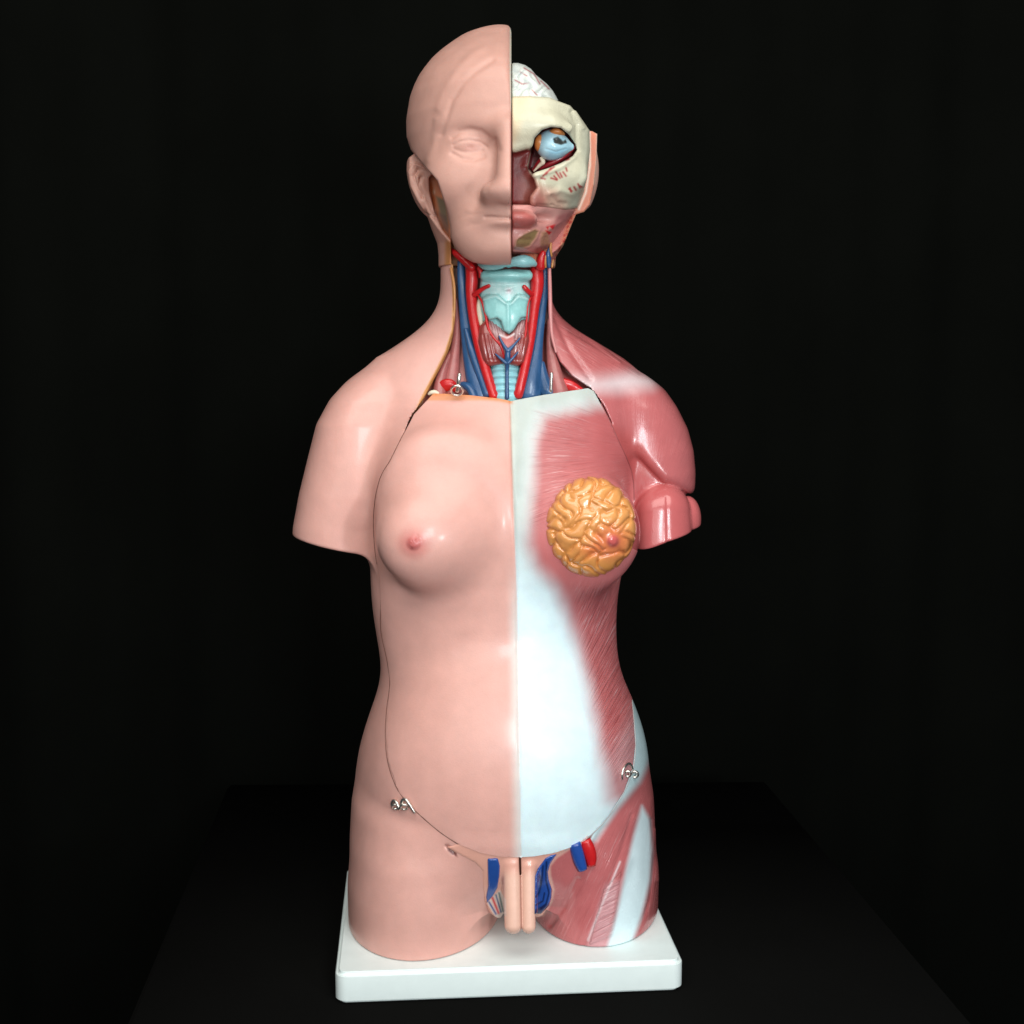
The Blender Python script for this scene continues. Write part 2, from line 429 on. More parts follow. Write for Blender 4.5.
SEAMX = lambda py: np.interp(py, [395, 500, 600, 857], [510, 513.5, 517, 521])
def paint_body(pt, plate):
    px, py = pt.px, pt.py
    sx = SEAMX(py)
    right = sstep(-0.8, 0.8, px-np.where(plate, sx, 0)) if plate else sstep(-1, 1, px-512)
    pt.mix(right, RED)
    if plate:
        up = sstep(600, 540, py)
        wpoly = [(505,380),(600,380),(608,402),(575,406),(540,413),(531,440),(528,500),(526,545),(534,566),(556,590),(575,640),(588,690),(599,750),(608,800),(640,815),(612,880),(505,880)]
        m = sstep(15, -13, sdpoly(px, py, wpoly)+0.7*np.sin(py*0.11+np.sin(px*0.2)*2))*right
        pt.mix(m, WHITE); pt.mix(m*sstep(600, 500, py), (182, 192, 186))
        fade = sstep(540, 640, py)*sstep(-13, 2, px-sx)*(1-right); pt.mix(fade*0.85, (222, 226, 222))
        fade = sstep(500, 400, py)*sstep(9, -1, px-sx)*right; pt.mix(fade*0.5, (205, 206, 190))
        # pale lower edge on the muscle
        pt.poly([(600,770),(640,700),(645,780),(600,850),(575,850)], WHITE, 10, 0.15)
        # pectoral shade: deeper red near the arm
        pt.mix(right*pt.pm([(590,400),(612,420),(640,480),(640,520),(600,470)], 12)*0.4, (178, 84, 84))
        pt.mix(right*np.exp(-(((px-591)/60)**2+((py-527)/62)**2)**3)*0.5, (214, 130, 128))
        # fibres
        q = np.degrees(np.arctan2(py-455, 690-px))*2.4
        m = right*pt.pm([(536,414),(600,404),(634,470),(640,510),(600,480),(545,520),(534,520)], 10)
        m = m*(0.35+0.65*sstep(600, 560, px))
        pt.fibre(m*pt.front, q, px)
        q = (px*0.87+py*0.5)+0.0006*(py-690)**2
        m = right*pt.pm([(575,585),(640,575),(640,720),(626,765),(616,790),(605,765),(596,710),(583,650)], 8)*sstep(815, 740, py+0*px)
        pt.fibre(m*pt.front, q*1.15, px*0.5-py*0.87)
        # top rim of the plate, left half, painted as cut fat
        topedge = sstep(0.35, 0.7, pt.n[:,2])*sstep(402, 399, py)
        pt.mix(topedge*sstep(511, 508, px), (214, 140, 88)); 
        pt.line([(431,394.3),(445,394.3),(470,395.8),(500,399.3),(510.5,401.8)], (212, 128, 70), 2.4, 1.0)
        # areola
        r = np.hypot(px-414, (py-543)*1.05); pt.mix(sstep(23, 4, r)*0.75, (202, 110, 104)); pt.mix(sstep(10, 3, r)*0.6, (184, 84, 84)); pt.mix(sstep(2.5, 1, np.hypot(px-412, py-548))*0.4, (130, 50, 50))
        pt.mix(0.55*sstep(1.4, 0.2, np.abs(px-sx))*sstep(400, 410, py)*sstep(560, 500, py), (168, 140, 120))
    else:
        pt.mix(right*sstep(15, -7, sdpoly(px, py, [(560,382),(600,380),(632,376),(655,380),(650,384),(620,388),(590,388)]))*0.75, (222, 214, 216))
        pt.mix(right*pt.pm([(628,686),(637,700),(650,728),(654,752),(640,782),(618,808),(596,840),(584,846),(576,850),(590,820),(620,770)], 5), (200, 226, 230))
        # iliotibial and sartorius bands on the thigh
        pt.mix(right*pt.pm([(642,806),(650,820),(652,850),(650,880),(641,918),(630,948),(606,950),(616,916),(626,870),(634,835)], 3.5), WHITE)
        pt.mix(right*pt.pm([(612,925),(622,880),(606,885),(586,950),(606,950)], 5)*0.55, (214, 170, 176))
        pt.line([(620,862),(604,900),(588,940)], (224, 205, 208), 1.1, 0.8*1)
        nt1 = [(445.5,844.5),(450,847),(456,852.5),(458,857),(452,854.5),(448,851)]; nt2 = [(595,827),(593,834),(589,843),(583,848),(576,849),(584,843),(590,834)]
        pt.poly(nt1, (104, 50, 46), 0.8, 0.95)
        # reds
        pt.mix(sstep(3, 0, sdpoly(px, py, [(470,840),(560,840),(585,838),(556,857),(549,866),(549.5,876),(553,890),(551,901),(543,915),(500,920),(484,900),(482,871),(459,855)]))*sstep(0.2, -0.2, pt.n[:,1]), SKIN)
        pt.poly(nt2, (110, 40, 42), 0.8, 0.95)
        pt.mix(right*pt.pm([(600,420),(640,440),(668,486),(640,478),(620,500),(612,430)], 10)*0.55, (168, 66, 62))
        pt.mix(right*pt.pm([(632,495),(645,482),(640,555),(628,560)], 6)*0.6, (160, 58, 58))
        pt.mix(right*pt.pm([(650,480),(700,500),(715,560),(640,560),(640,500)], 8)*0.5, (200, 96, 96))
        pt.mix(right*pt.pm([(552,300),(560,315),(640,365),(600,384),(560,360)], 8)*0.3, (180, 92, 90))
        # fibres: trapezius, deltoid, thigh, flank
        q = (py-0.62*px); m = right*pt.pm([(553,312),(600,338),(655,376),(620,374),(585,378),(556,345)], 5); pt.fibre(m*0.6, q*0.8, px)
        q = np.degrees(np.arctan2(px-640, 560-py))*2.2; m = right*pt.pm([(606,400),(670,392),(690,430),(696,500),(660,480),(620,440)], 8); pt.fibre(m*0.15, q, py)
        q = px*0.9+py*0.42; m = right*pt.pm([(600,845),(640,800),(632,850),(612,930),(590,950),(540,930),(570,880)], 8); pt.fibre(m*0.45, q*0.8, py)
        m = right*pt.pm([(604,890),(621,872),(612,935),(590,944)], 3); pt.fibre(m*1.0, (py*0.9+px*0.45)*1.1, px)
        q = px+0.12*py; m = right*pt.pm([(650,800),(665,850),(660,900),(640,930),(648,880)], 5); pt.fibre(m*0.6, q, py)
        # cavity behind the vessels
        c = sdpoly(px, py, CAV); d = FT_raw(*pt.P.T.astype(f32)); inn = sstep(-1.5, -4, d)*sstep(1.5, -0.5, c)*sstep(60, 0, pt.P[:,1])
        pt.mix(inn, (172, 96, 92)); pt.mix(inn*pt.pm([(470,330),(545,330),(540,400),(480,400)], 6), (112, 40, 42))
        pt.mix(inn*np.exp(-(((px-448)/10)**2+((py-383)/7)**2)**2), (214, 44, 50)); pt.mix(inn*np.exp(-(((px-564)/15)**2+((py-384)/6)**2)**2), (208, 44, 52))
        # inner wall along the left seam: cut fat
        wall = sstep(-0.8, -2.5, d)*sstep(-3.5, 0.5, c+0*px)*sstep(512, 500, px)*sstep(60, 0, pt.P[:,1]); pt.mix(wall*sstep(480, 440, py), (176, 118, 66))
        rim = sstep(2.6, 1.0, np.abs(c-0.6))*sstep(505, 490, px)*sstep(420, 395, py)*pt.front; pt.mix(rim, (196, 140, 84))
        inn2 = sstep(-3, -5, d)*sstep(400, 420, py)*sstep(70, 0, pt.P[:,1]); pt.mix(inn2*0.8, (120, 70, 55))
        top = sstep(0.5, 0.9, pt.n[:,2])*sstep(275, 268, py); pt.mix(top*right, (190, 110, 104))

lo = [W(280, 0, 0)[0]-6, -185, ZB-6]; hi = [W(716, 0, 0)[0], 135, W(500, 262, 20)[2]+4]
def BT(x, y, z):
    px, py = proj(np.stack([x, y, z], 1)); s = sdpoly(px, py, PLATE)
    return s-GAP(px, py)
def BP(x, y, z):
    px, py = proj(np.stack([x, y, z], 1)); return sdpoly(px, py, PLATE)+0.2
def AP(x, y, z):
    px, py = proj(np.stack([x, y, z], 1)); return FT_raw(x, y, z)-0.3-1.4*sstep(830, 850, py)*sstep(440, 470, px)*sstep(600, 570, px)
P, Q = nets(FT, lo, hi, 2.2, 1, 3, [(FT_raw, BT)])
P = relief(P, Q, [

 ([(556,318),(570,350),(590,378)], 3, -1.6), ([(571,331),(605,350),(640,372)], 3, -1.0),
 ([(583,332),(620,362)], 2.0, 0.8), ([(667,498),(668,545)], 1.6, -0.7),
 
 ([(519.5,850),(520.5,885)], 2.0, -6.0), ([(578,880),(565,905),(550,925)], 3, -2.0), ([(632,815),(622,850),(600,905),(584,944)], 2.2, -0.7),
 ([(652,820),(656,850),(650,900),(640,930)], 2, -1.0), ([(655,830),(657,880)], 2, 1.2), ([(628,860),(612,920)], 4, 0.9), ([(447,846.5),(454,853)], 1.8, -2.5), ([(592,833),(586,844)], 1.8, -2.5),
 ([(604,828),(590,850)], 3, -1.0),
 ])
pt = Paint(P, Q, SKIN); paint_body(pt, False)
torso = mkmesh('torso', P, Q, M_skin, root, pt.c, pt.fib, sharp=50)
print('torso', len(P))
# the muscled arm stump shares the torso's surface; the glossy paint is picked per face
torso.data.materials.append(M_muscle)
cx = pt.px[Q].mean(1); cy = pt.py[Q].mean(1)
mi = ((cx > 512) & (cy > 268)).astype(np.int32); torso.data.polygons.foreach_set('material_index', mi)

lo = [W(360, 0, -60)[0]-6, -190, W(500, 866, -100)[2]]; hi = [W(665, 0, 0)[0], 30, W(500, 380, -20)[2]]
P, Q = nets(FP, lo, hi, 2.1, 1, 3, [(AP, BP)])
P = relief(P, Q, [([(511,401),(513.5,500),(517,600),(521,857)], 1.5, -0.9)])
n = vnormals(P, Q); px, py = proj(P)
r = np.hypot(px-414, py-543)
b1 = (2.1+0.6*np.sin(px*2.1)*np.sin(py*1.7))*sstep(8.5, 2.0, r)+0.5*sstep(17, 8, r)-1.1*np.exp(-((px-417)/1.2)**2-((py-540)/4)**2)
P = P+n*(b1*sstep(0.1, -0.4, n[:,1]))[:,None]
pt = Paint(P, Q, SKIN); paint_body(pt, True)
plate = mkmesh('chest_plate', P, Q, M_skin, root, pt.c, pt.fib, sharp=50)
print('plate', len(P))

# fatty breast on the muscled half
cen = []
rg = np.random.default_rng(11)
while len(cen) < 50:
    p = np.array([591+rg.uniform(-48, 48), 527+rg.uniform(-52, 52)])
    if all(np.hypot(*(p-q)) > 9.3 for q in cen): cen.append(p)
cen = np.array(cen)
def fat_h(px, py):
    wx = px+4.5*np.sin(py*0.19+1)+2*np.sin(px*0.23+py*0.17); wy = py+4.0*np.sin(px*0.17+2)+2*np.sin(py*0.27-px*0.1)
    ds = []
    for i, (cx, cy) in enumerate(cen):
        a = (i*2.399) % math.pi; c, s = math.cos(a), math.sin(a); st = 1.0+0.75*((i*0.618) % 1)
        u = (wx-cx)*c+(wy-cy)*s; v = -(wx-cx)*s+(wy-cy)*c
        ds.append(np.sqrt((u/st)**2+v**2))
    ds = np.sort(np.array(ds), 0)[:2]
    g = 0.5+0.5*np.sin(px*0.23+2.1*np.sin(py*0.17)+1.3)*np.sin(py*0.26+1.7*np.sin(px*0.19)); g = np.clip(0.25+1.1*g, 0, 1)
    return 1-g*np.exp(-((ds[1]-ds[0])/2.7)**1.4)-0.25*np.exp(-(ds[1]-ds[0])/6.0)
def FF(x, y, z):
    P = np.stack([x, y, z], 1); px, py = proj(P)
    d = FT_raw(x, y, z)
    ys = y-f32(SHEAR)*x
    dome = smin(d+1.5, ell(x, ys, z, W(592, 527, -90), (45, 30, 50)), 8)
    s = (np.hypot((px-591)/44.5, (py-527)/49.5)-1)*44
    rr = np.hypot(px-613, py-541)
    h = fat_h(px, py)*sstep(7, 15, rr)
    dd = dome-2.8*h-2.6*sstep(15, 5, rr)-2.6*sstep(6.5, 2.5, rr)
    dd = smax(dd, s-1.5*h, 7)
    return np.maximum(np.maximum(dd, -(d+3)), y+20)
c = W(591, 527, -90)
P, Q = nets(FF, [c[0]-52, -190, c[2]-58], [c[0]+56, -30, c[2]+58], 1.3, 0, 3)
pt = Paint(P, Q, (226, 156, 90))
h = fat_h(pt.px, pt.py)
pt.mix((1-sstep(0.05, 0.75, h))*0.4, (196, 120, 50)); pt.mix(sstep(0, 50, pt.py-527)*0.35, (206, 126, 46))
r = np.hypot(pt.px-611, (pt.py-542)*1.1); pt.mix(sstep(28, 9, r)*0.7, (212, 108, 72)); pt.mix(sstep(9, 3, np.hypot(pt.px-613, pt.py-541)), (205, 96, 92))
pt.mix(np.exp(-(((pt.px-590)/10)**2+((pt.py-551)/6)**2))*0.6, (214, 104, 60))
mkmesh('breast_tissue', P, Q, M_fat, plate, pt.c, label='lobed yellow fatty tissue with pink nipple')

def surfY(px, py, F=FT_raw):
    """depth of the body surface seen at a survey point"""
    Y = np.arange(-200, 60, 0.5); pts = np.array([W(px, py, t) for t in Y]).T.astype(f32)
    k = np.where(F(*pts) < 0)[0]
    return float(Y[k[0]]) if len(k) else 0.0

# the hairline joint round the plate, thin tubes whose brown stands in for the shade of the gap
def AP1(x, y, z): return AP(x, y, z)
M_seam = painted('joint_gap_brown', 0.7, 0.0, (122, 78, 66), 0.1)
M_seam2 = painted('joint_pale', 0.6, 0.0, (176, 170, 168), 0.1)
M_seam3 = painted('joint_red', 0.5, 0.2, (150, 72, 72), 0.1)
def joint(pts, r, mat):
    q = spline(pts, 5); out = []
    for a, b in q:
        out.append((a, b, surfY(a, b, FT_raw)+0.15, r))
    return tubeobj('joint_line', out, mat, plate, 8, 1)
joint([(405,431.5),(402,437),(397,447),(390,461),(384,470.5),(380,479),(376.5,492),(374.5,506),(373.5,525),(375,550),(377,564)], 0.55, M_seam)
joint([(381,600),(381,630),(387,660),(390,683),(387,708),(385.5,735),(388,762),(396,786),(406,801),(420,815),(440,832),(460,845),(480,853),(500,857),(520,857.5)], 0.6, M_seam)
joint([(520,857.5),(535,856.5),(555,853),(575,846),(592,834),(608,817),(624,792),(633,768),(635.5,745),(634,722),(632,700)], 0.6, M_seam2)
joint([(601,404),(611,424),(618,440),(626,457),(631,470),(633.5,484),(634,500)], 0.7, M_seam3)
# ---------------------------------------------------------------- head
H_l = [(30.8,497,40,8.0,14),(31.6,488,38,24.0,34),(33.1,479,34,36.0,46),(35.6,470,30,44.8,56),(39.9,459,26,52.8,66),(46.8,449,22,60.0,76),(54.6,439.0,18,69.7,84),(62.3,430.9,16,79.0,90),(70.9,424.3,14,87.4,95),(79.6,418.4,12,94.1,98),(89.3,413.8,11,99.2,100),(100,410,10,102,102),(122,406.5,8,103,104),(140,407,6,100,102),(156,410,4,97,98),
 (175,414,2,95,94),(195,422,1,95,88),(208,430,2,95,82),(222,438,4,94,78),(234,446,5,94,74),(245,453,6,93,70),(253,460,6,88,66),(259,468,5,78,60),(263,477,4,66,56),(267,488,4,50,50)]
head_l = Loft([(p, x, 1018-x, yc, bf, bb) for p, x, yc, bf, bb in H_l], smooth=2)
CUTX = 511.6
def FH_raw(x, y, z):
    d = head_l(x, y, z)
    ax = np.abs(x+f32(2.5))                     # mirrored features
    c = lambda px, py, Y: (W(px, py, Y)+np.array([2.5, 0, 0]))*np.array([-1, 1, 1])
    # flatter cheeks, brow, orbit
    d = smax(d, -ell(ax, y, z, c(464, 140, -101), (27, 23, 15)), 14)
    d = smax(d, -ell(ax, y, z, c(489, 144, -112), (11, 21, 15)), 14)
    d = smin(d, cone(ax, y, z, c(502, 125, -85), c(452, 122, -68), 9, 6), 14)
    d = smin(d, ell(ax, y, z, c(469, 144, -67), (21, 19, 14)), 6)
    d = smin(d, ell(ax, y, z, c(455, 180, -62), (24, 20, 22)), 26)
    # nose
    d = smin(d, cone(ax, y, z, (0, -96, c(508,130,-94)[2]), (0, -116, c(508,186,-116)[2]), 8, 13), 16)
    d = smin(d, ell(ax, y, z, (0, -108, c(508,192,-108)[2]), (24, 21, 11.5)), 5)
    d = smin(d, ell(ax, y, z, c(493, 194, -103), (11, 14, 9)), 5)
    # muzzle, lips, chin
    d = smin(d, ell(ax, y, z, (0, -78, c(508,213,-90)[2]), (36, 23, 20)), 16)
    d = smin(d, ell(ax, y, z, (0, -86, c(508,213.5,-98)[2]), (29, 19.5, 6)), 7)
    d = smin(d, ell(ax, y, z, (0, -86, c(508,223.5,-98)[2]), (26, 19.5, 6.5)), 6)
    d = smax(d, -ell(ax, y, z, (0, -105, c(508,234,-105)[2]), (24, 8, 5)), 8)
    d = smin(d, ell(ax, y, z, (0, -72, c(508,245,-78)[2]), (36, 26, 18)), 14)
    d = smin(d, ell(ax, y, z, c(480, 234, -58), (27, 30, 27)), 18)
    return d
MASK = [(300,-60),(CUTX+60,-60),(CUTX+60,264),(500,265.5),(485,265),(473,262.5),(463,257),(455,249),(450.5,238),(450,226),(445.7,207),(442,195),(437.5,181),(431.6,174),(427,169.5),(419,160),(411,150),(407,139),(380,128)]
def FM(x, y, z):
    d = FH_raw(x, y, z)
    px, py = proj(np.stack([x, y, z], 1))
    d = smax(d, sdpoly(px, py, MASK), 2.0)
    k = 3.0+15.0*sstep(110, 25, py)
    return smax(d, x+0.6, k)
hb = lambda a, b, c, h: ([W(a, 100, 0)[0]-3, -150, W(500, c, -20)[2]-4], [W(b, 100, 0)[0]+3, h, W(500, 10, 30)[2]+8])
lo = [-122, -150, W(500, 270, -90)[2]]; hi = [5, 116, W(500, 14, 40)[2]+8]
P, Q = nets(FM, lo, hi, 1.7, 1)
P = relief(P, Q, [
 ([(453,145),(459,141.5),(469,140),(480,142),(487,147)], 1.5, -0.8), ([(470,147),(471,147.5)], 3.4, -0.5),          # upper lid edge
 ([(452,137),(459,131.5),(470,129),(481,131),(488,137)], 2.6, -1.1),          # lid crease
 ([(454,149),(462,152),(472,152.5),(482,151)], 1.9, -0.7), ([(452,153),(462,159),(474,160),(484,156)], 2.2, -1.0),
 
 ([(485,217.2),(491,217),(499,218),(511,218.4)], 1.6, -1.3),
 ([(489,184),(486,190)], 2.5, -0.4), 
 ([(480,202),(474,209)], 4.0, -0.5),
 ([(492,60),(474,72),(462,84),(452,100),(446,118),(441,134)], 3.2, -1.1), ([(484,48),(470,56),(456,72),(444,92),(438,108)], 4, 0.8),
 ([(436,120),(434,145),(428,160)], 3.5, 0.7),
 ([(495,140),(499,150)], 3, -0.8),
 ])
pt = Paint(P, Q, (200, 153, 139))
pt.mix(np.exp(-(((pt.px-470)/8)**2+((pt.py-147)/4)**2))*0.25, (205, 130, 116))
cutf = sstep(0.6, 0.9, pt.n[:,0])*sstep(-3, -1.5, P[:,0])
pt.mix(cutf, (190, 120, 108)); pt.mix(cutf*sstep(120, 100, pt.py), (222, 214, 196))
face = mkmesh('face_half', P, Q, M_head, root, pt.c, label='smooth skin covered half of the face and forehead')
print('face', len(P))

# ---- rear head: ear, neck strip, and the rim round the cutaway half
OUT = [(400,120),(418,150),(409,158),(405,168),(408,182),(416,200),(426,214),(431.6,230),(437,244),(438.2,256),(438.2,290),(555,290),(555,268),(556,257),(563.6,245),(571,226),(576,214.5),(584,212),(590,205),(594,184),(596.5,160),(597.2,134),(590,130),(560,104),(520,104),(440,110)]
neck_l = Loft([(150,409,604,16,92,90),(175,412,600,16,88,86),(205,424,590,18,82,80),(215,426,582,20,78,76),(230,431,574,22,72,72),(245,437,566,24,66,68),(256,438,557,25,60,62),(290,438,556,26,56,58)])
def FR(x, y, z):
    d = smin(neck_l(x, y, z), head_l(x, y, z), 10)
    px, py = proj(np.stack([x, y, z], 1))
    front = -(y+6+0.5*np.maximum(0, py-215))                  # stepped front face, further forward towards the throat
    d = smax(d, front, 2)
    hole = np.maximum(sdpoly(px, py, [(428,176),(432,173),(440,180),(470,200),(470,240),(452,240),(444,230),(435,213),(428,191)]), -(y-24))
    hole = np.maximum(hole, y-200)
    d = smax(d, sdpoly(px, py, OUT), 2.2)
    hole = np.maximum(sdpoly(px, py, [(429,178),(433,174),(440,180),(520,180),(520,300),(452,300),(451,240),(443,230),(435,213),(429,191)]), y-6)
    d = smax(d, -hole, 2)
    e = ell(x+f32(0.28)*(z-f32(W(418,186,8)[2])), y, z, W(420, 187, 10), (10.5, 20, 28)); d = smin(d, e, 3)
    e = ell(x-f32(0.12)*(z-f32(W(590,180,18)[2])), y, z, W(588.5, 180, 24), (9.5, 16, 28)); d = smin(d, e, 3)
    return np.maximum(np.maximum(d, f32(W(500, 267.4, 25)[2])-z), z-f32(W(500,132,0)[2]))
lo = [-120, -74, W(500, 270, 25)[2]-2]; hi = [108, 112, W(500, 120, 0)[2]]
P, Q = nets(FR, lo, hi, 1.7, 1)
P = relief(P, Q, [
 ([(425,168),(414,164),(409.5,172),(412,186),(419,200),(424,208)], 1.6, 1.4), ([(418,170),(413,176),(416,188),(422,198)], 2.0, -3.0), ([(421,178),(419,186),(423,194)], 2.2, -2.5),
 ([(426,196),(432,210),(436,216)], 1.4, -1.2), ([(424,213),(432,216),(437,219)], 1.0, -1.0),
 ])
pt = Paint(P, Q, (208, 158, 142)); px, py = pt.px, pt.py
fr = sstep(-0.55, -0.8, pt.n[:,1])*sstep(8, -2, P[:,1])
R = sstep(500, 520, px)
pt.mix(R*sstep(206, 214, py), (202, 150, 120))
pt.mix(fr*R, (205, 122, 92)); 
pt.line([(589.5,133),(590,165),(586,192),(579,209)], (236, 214, 196), 1.1, 0.9)
pt.line([(597,134),(596.5,160),(594,184)], (230, 190, 170), 1.0, 0.8)
for k in range(26):
    t = k/25; a = np.array([577, 213])*(1-t)+np.array([556, 262])*t+rg.uniform(-1.5, 1.5, 2)+np.array([-2.5, 0])
    pt.mix(np.exp(-(np.hypot(px-a[0], py-a[1])/1.3)**2)*0.9*R, (165, 34, 30))
pt.mix(R*pt.pm([(560,218),(570,214),(558,250),(550,268),(546,268),(552,244)], 2)*0.8, (196, 120, 118))
# inside of the cheek opening
inn = sstep(-80, -70, px*0)*sstep(2.0, 8, np.abs(P[:,1]-0)*0+ (px-0)*0+3)
hole = sdpoly(px, py, [(430,178),(433,175),(440,180),(511,180),(511,266),(453,266),(451,240),(443,230),(436,213),(430,191)])
hm = sstep(1.0, -1.2, hole)*sstep(-0.2, -0.5, pt.n[:,1])*sstep(0, 4, P[:,1])
hm = np.maximum(hm, sstep(1.0, -0.5, hole)*sstep(0.1, 0.4, pt.n[:,0]))
pt.mix(hm, (206, 122, 72)); pt.mix(hm*pt.pm([(436,196),(446,200),(449,228),(440,214)], 2), (112, 92, 58)); pt.mix(hm*pt.pm([(438,212),(447,216),(450,236),(443,228)], 2)*0.8, (98, 62, 42))
pt.mix(hm*np.exp(-(((px-441)/3)**2+((py-187)/5)**2))*0.8, (180, 84, 66)); pt.mix(hm*np.exp(-(((px-434)/1.2)**2+((py-192)/3)**2))*0.8, (224, 196, 168))
pt.mix(sstep(4, -1, sdpoly(px, py, [(447,240),(472,262),(480,275),(446,275)]))*sstep(236, 244, py), (196, 134, 84))
rear = mkmesh('rear_head', P, Q, M_head, root, pt.c, label='back of the head with ear and neck strip')
print('rear', len(P))

# ---- cutaway half: skull, brain, jaw
SK = [(480,97),(530,96),(550,97.5),(558,101),(570,105.5),(576,112),(583,121),(589.5,130.5),(590,150),(588,170),(584,192),(578,208),(566,210),(545,207),(511,205),(480,205)]
ORB = [(534.5,138),(542,130),(551,127),(561,128),(569,135),(575,144),(576.5,150),(572.5,156.6),(561,163),(547,168.5),(533,173),(528.5,168),(531.5,152)]
NAS = [(500,152.5),(516,152.5),(526,149.5),(531,150),(527,166),(529,172),(534,180),(536,188),(530,196),(528,210),(500,214)]
def FS_raw(x, y, z):
    px, py = proj(np.stack([x, y, z], 1))
    d = head_l(x, y, z)+7
    d = smin(d, ell(x, y, z, W(530, 126, -80), (42, 12, 13)), 12)
    d = smax(d, -ell(x, y, z, W(575, 112, -92), (12, 14, 16)), 10)
    d = smin(d, ell(x, y, z, W(566, 176, -50), (22, 16, 14)), 14)
    return d, px, py
def FS(x, y, z):
    d, px, py = FS_raw(x, y, z)
    d = smax(d, sdpoly(px, py, SK), 4)
    so = sdpoly(px, py, ORB); d = smax(d, -smax(so, y+34, 3), 3.5)
    sn = sdpoly(px, py, NAS); d = smax(d, -smax(sn, y+50, 8), 7)
    d = smax(d, -x-0.0, 1.5)
    return smax(d, y-30, 3)
lo = [-4, -112, W(500, 214, -60)[2]]; hi = [92, 34, W(500, 92, 0)[2]]
P, Q = nets(FS, lo, hi, 1.5, 1)
P = relief(P, Q, [
 ([(572,112),(577,124),(577,140),(578,150)], 2.2, -1.6), ([(575,112),(583,128)], 2.0, 1.0),
 ([(541,180),(545,196),(553,205)], 3, -1.4), ([(552,196),(558,203),(565,204)], 2.4, -1.8), ([(551,194),(560,190),(570,193)], 3.5, 1.6),
 ([(533,176),(545,174),(560,168),(574,158)], 2.0, 1.0), ([(578,186),(586,178)], 3.5, 1.2), ([(538,205),(560,207)], 2, -1.0)])
pt = Paint(P, Q, (200, 197, 172)); px, py = pt.px, pt.py
dd, _, _ = FS_raw(*P.T.astype(f32)); ins = sstep(-2.5, -6, dd)
pt.poly([(511,96),(530,96),(524,110),(517,135),(511,150)], (228, 200, 158), 6, 0.6)
pt.mix(ins*sstep(1.5, -1.0, sdpoly(px, py, NAS)), (124, 42, 40)); pt.mix(ins*sstep(2.0, -0.5, sdpoly(px, py, ORB)), (128, 34, 40))
pt.poly([(536,184),(556,190),(566,203),(568,215),(525,215),(528,196)], (200, 150, 132), 7, 0.75)
pt.poly([(528,172),(538,184),(546,196),(548,212),(520,214),(522,180)], (166, 100, 90), 6, 0.7)
pt.poly([(511,214),(528,214),(534,192),(545,200),(540,214)], (150, 76, 70), 5, 0.55)
pt.poly([(584,130),(590,130),(588,170),(578,208),(570,209),(580,180)], (206, 208, 186), 4, 0.5)
def dashes(lst, rgb, w): 
    for a in lst: pt.line(a, rgb, w, 0.95)
dashes([[(541,178),(545,179)],[(543,176),(547,172)],[(546,174),(551,168)],[(550,170),(554,167)],[(551,178),(557,180)],[(554,176),(557,179)],[(556,172),(560,178)],[(560,173),(562,177)],[(563,172),(566,176)],[(566,168),(567,171)],
 [(569,189),(572,191)],[(570,188),(571,192)],[(574,187),(576,190)],[(578,184),(580,188)],[(580,186),(582,187)],[(568,157),(571,155)],[(571,154),(574,152)],[(572,150),(575,149)],[(566,160),(569,159)]], (158, 28, 34), 1.0)
skull = mkmesh('skull', P, Q, M_bone, root, pt.c, label='cream skull bone of the opened half with red vessel marks')
print('skull', len(P))

BRP = [(480,61),(511,63),(518,63),(525,65),(531,69),(536,75),(547,84),(553,91),(558,100),(556,112),(500,112)]
def FB(x, y, z):
    px, py = proj(np.stack([x, y, z], 1))
    d = ell(x, y, z, W(500, 136, 0), (72, 78, 84))
    wx = px+3*np.sin(py*0.35); wy = py+3*np.sin(px*0.3+1)
    g = np.sin(wx*0.36+np.sin(wy*0.22)*1.6)*np.sin(wy*0.42+np.cos(wx*0.25)*1.4)
    d = d-1.0*g
    d = smax(d, sdpoly(px, py, BRP), 10)
    return smax(smax(d, -x, 2), y-40, 3)
lo = [-4, -90, W(500, 116, -60)[2]]; hi = [66, 44, W(500, 55, 0)[2]+8]
P, Q = nets(FB, lo, hi, 1.5, 1)
pt = Paint(P, Q, (214, 220, 214)); px, py = pt.px, pt.py
for a in ([(520,72),(527,76)],[(532,90),(537,95)],[(524,68),(534,74),(540,84)],[(541,81),(549,89)],[(515,80),(522,84),(529,83)]): pt.line(a, (170, 84, 92), 0.8, 0.8)
for a in ([(513,86),(520,90),(530,88)],[(538,92),(545,96)],[(524,80),(530,84)],[(514,70),(522,74)]): pt.line(a, (190, 198, 196), 1.8, 0.7)
mkmesh('brain', P, Q, M_bone, skull, pt.c, label='pale grey brain with fine red vessels')

JW = [(480,204),(545,205),(566,208),(577,209),(572,221),(562,240),(554,256),(548,262),(535,258),(520,257),(480,258)]
def FJ(x, y, z):
    px, py = proj(np.stack([x, y, z], 1))
    d = head_l(x, y, z)+10
    d = smax(d, sdpoly(px, py, JW), 4)
    d = smin(d, ell(x, y, z, W(516, 220, -68), (22, 26, 9.5)), 3)                         # tongue
    d = smax(d, -ell(x, y, z, W(552, 218, -66), (18, 14, 5)), 6)
    d = smax(d, -ell(x, y, z, W(528, 250, -72), (24, 16, 4)), 5)
    d = smax(smax(d, -x, 2), y-20, 3)
    return d
lo = [-4, -105, W(500, 268, -60)[2]]; hi = [80, 24, W(500, 200, 0)[2]]
P, Q = nets(FJ, lo, hi, 1.4, 1)
JB = [(515,247),(516,240),(524,234),(535,229),(539,231),(536,238),(530,246),(522,249)]
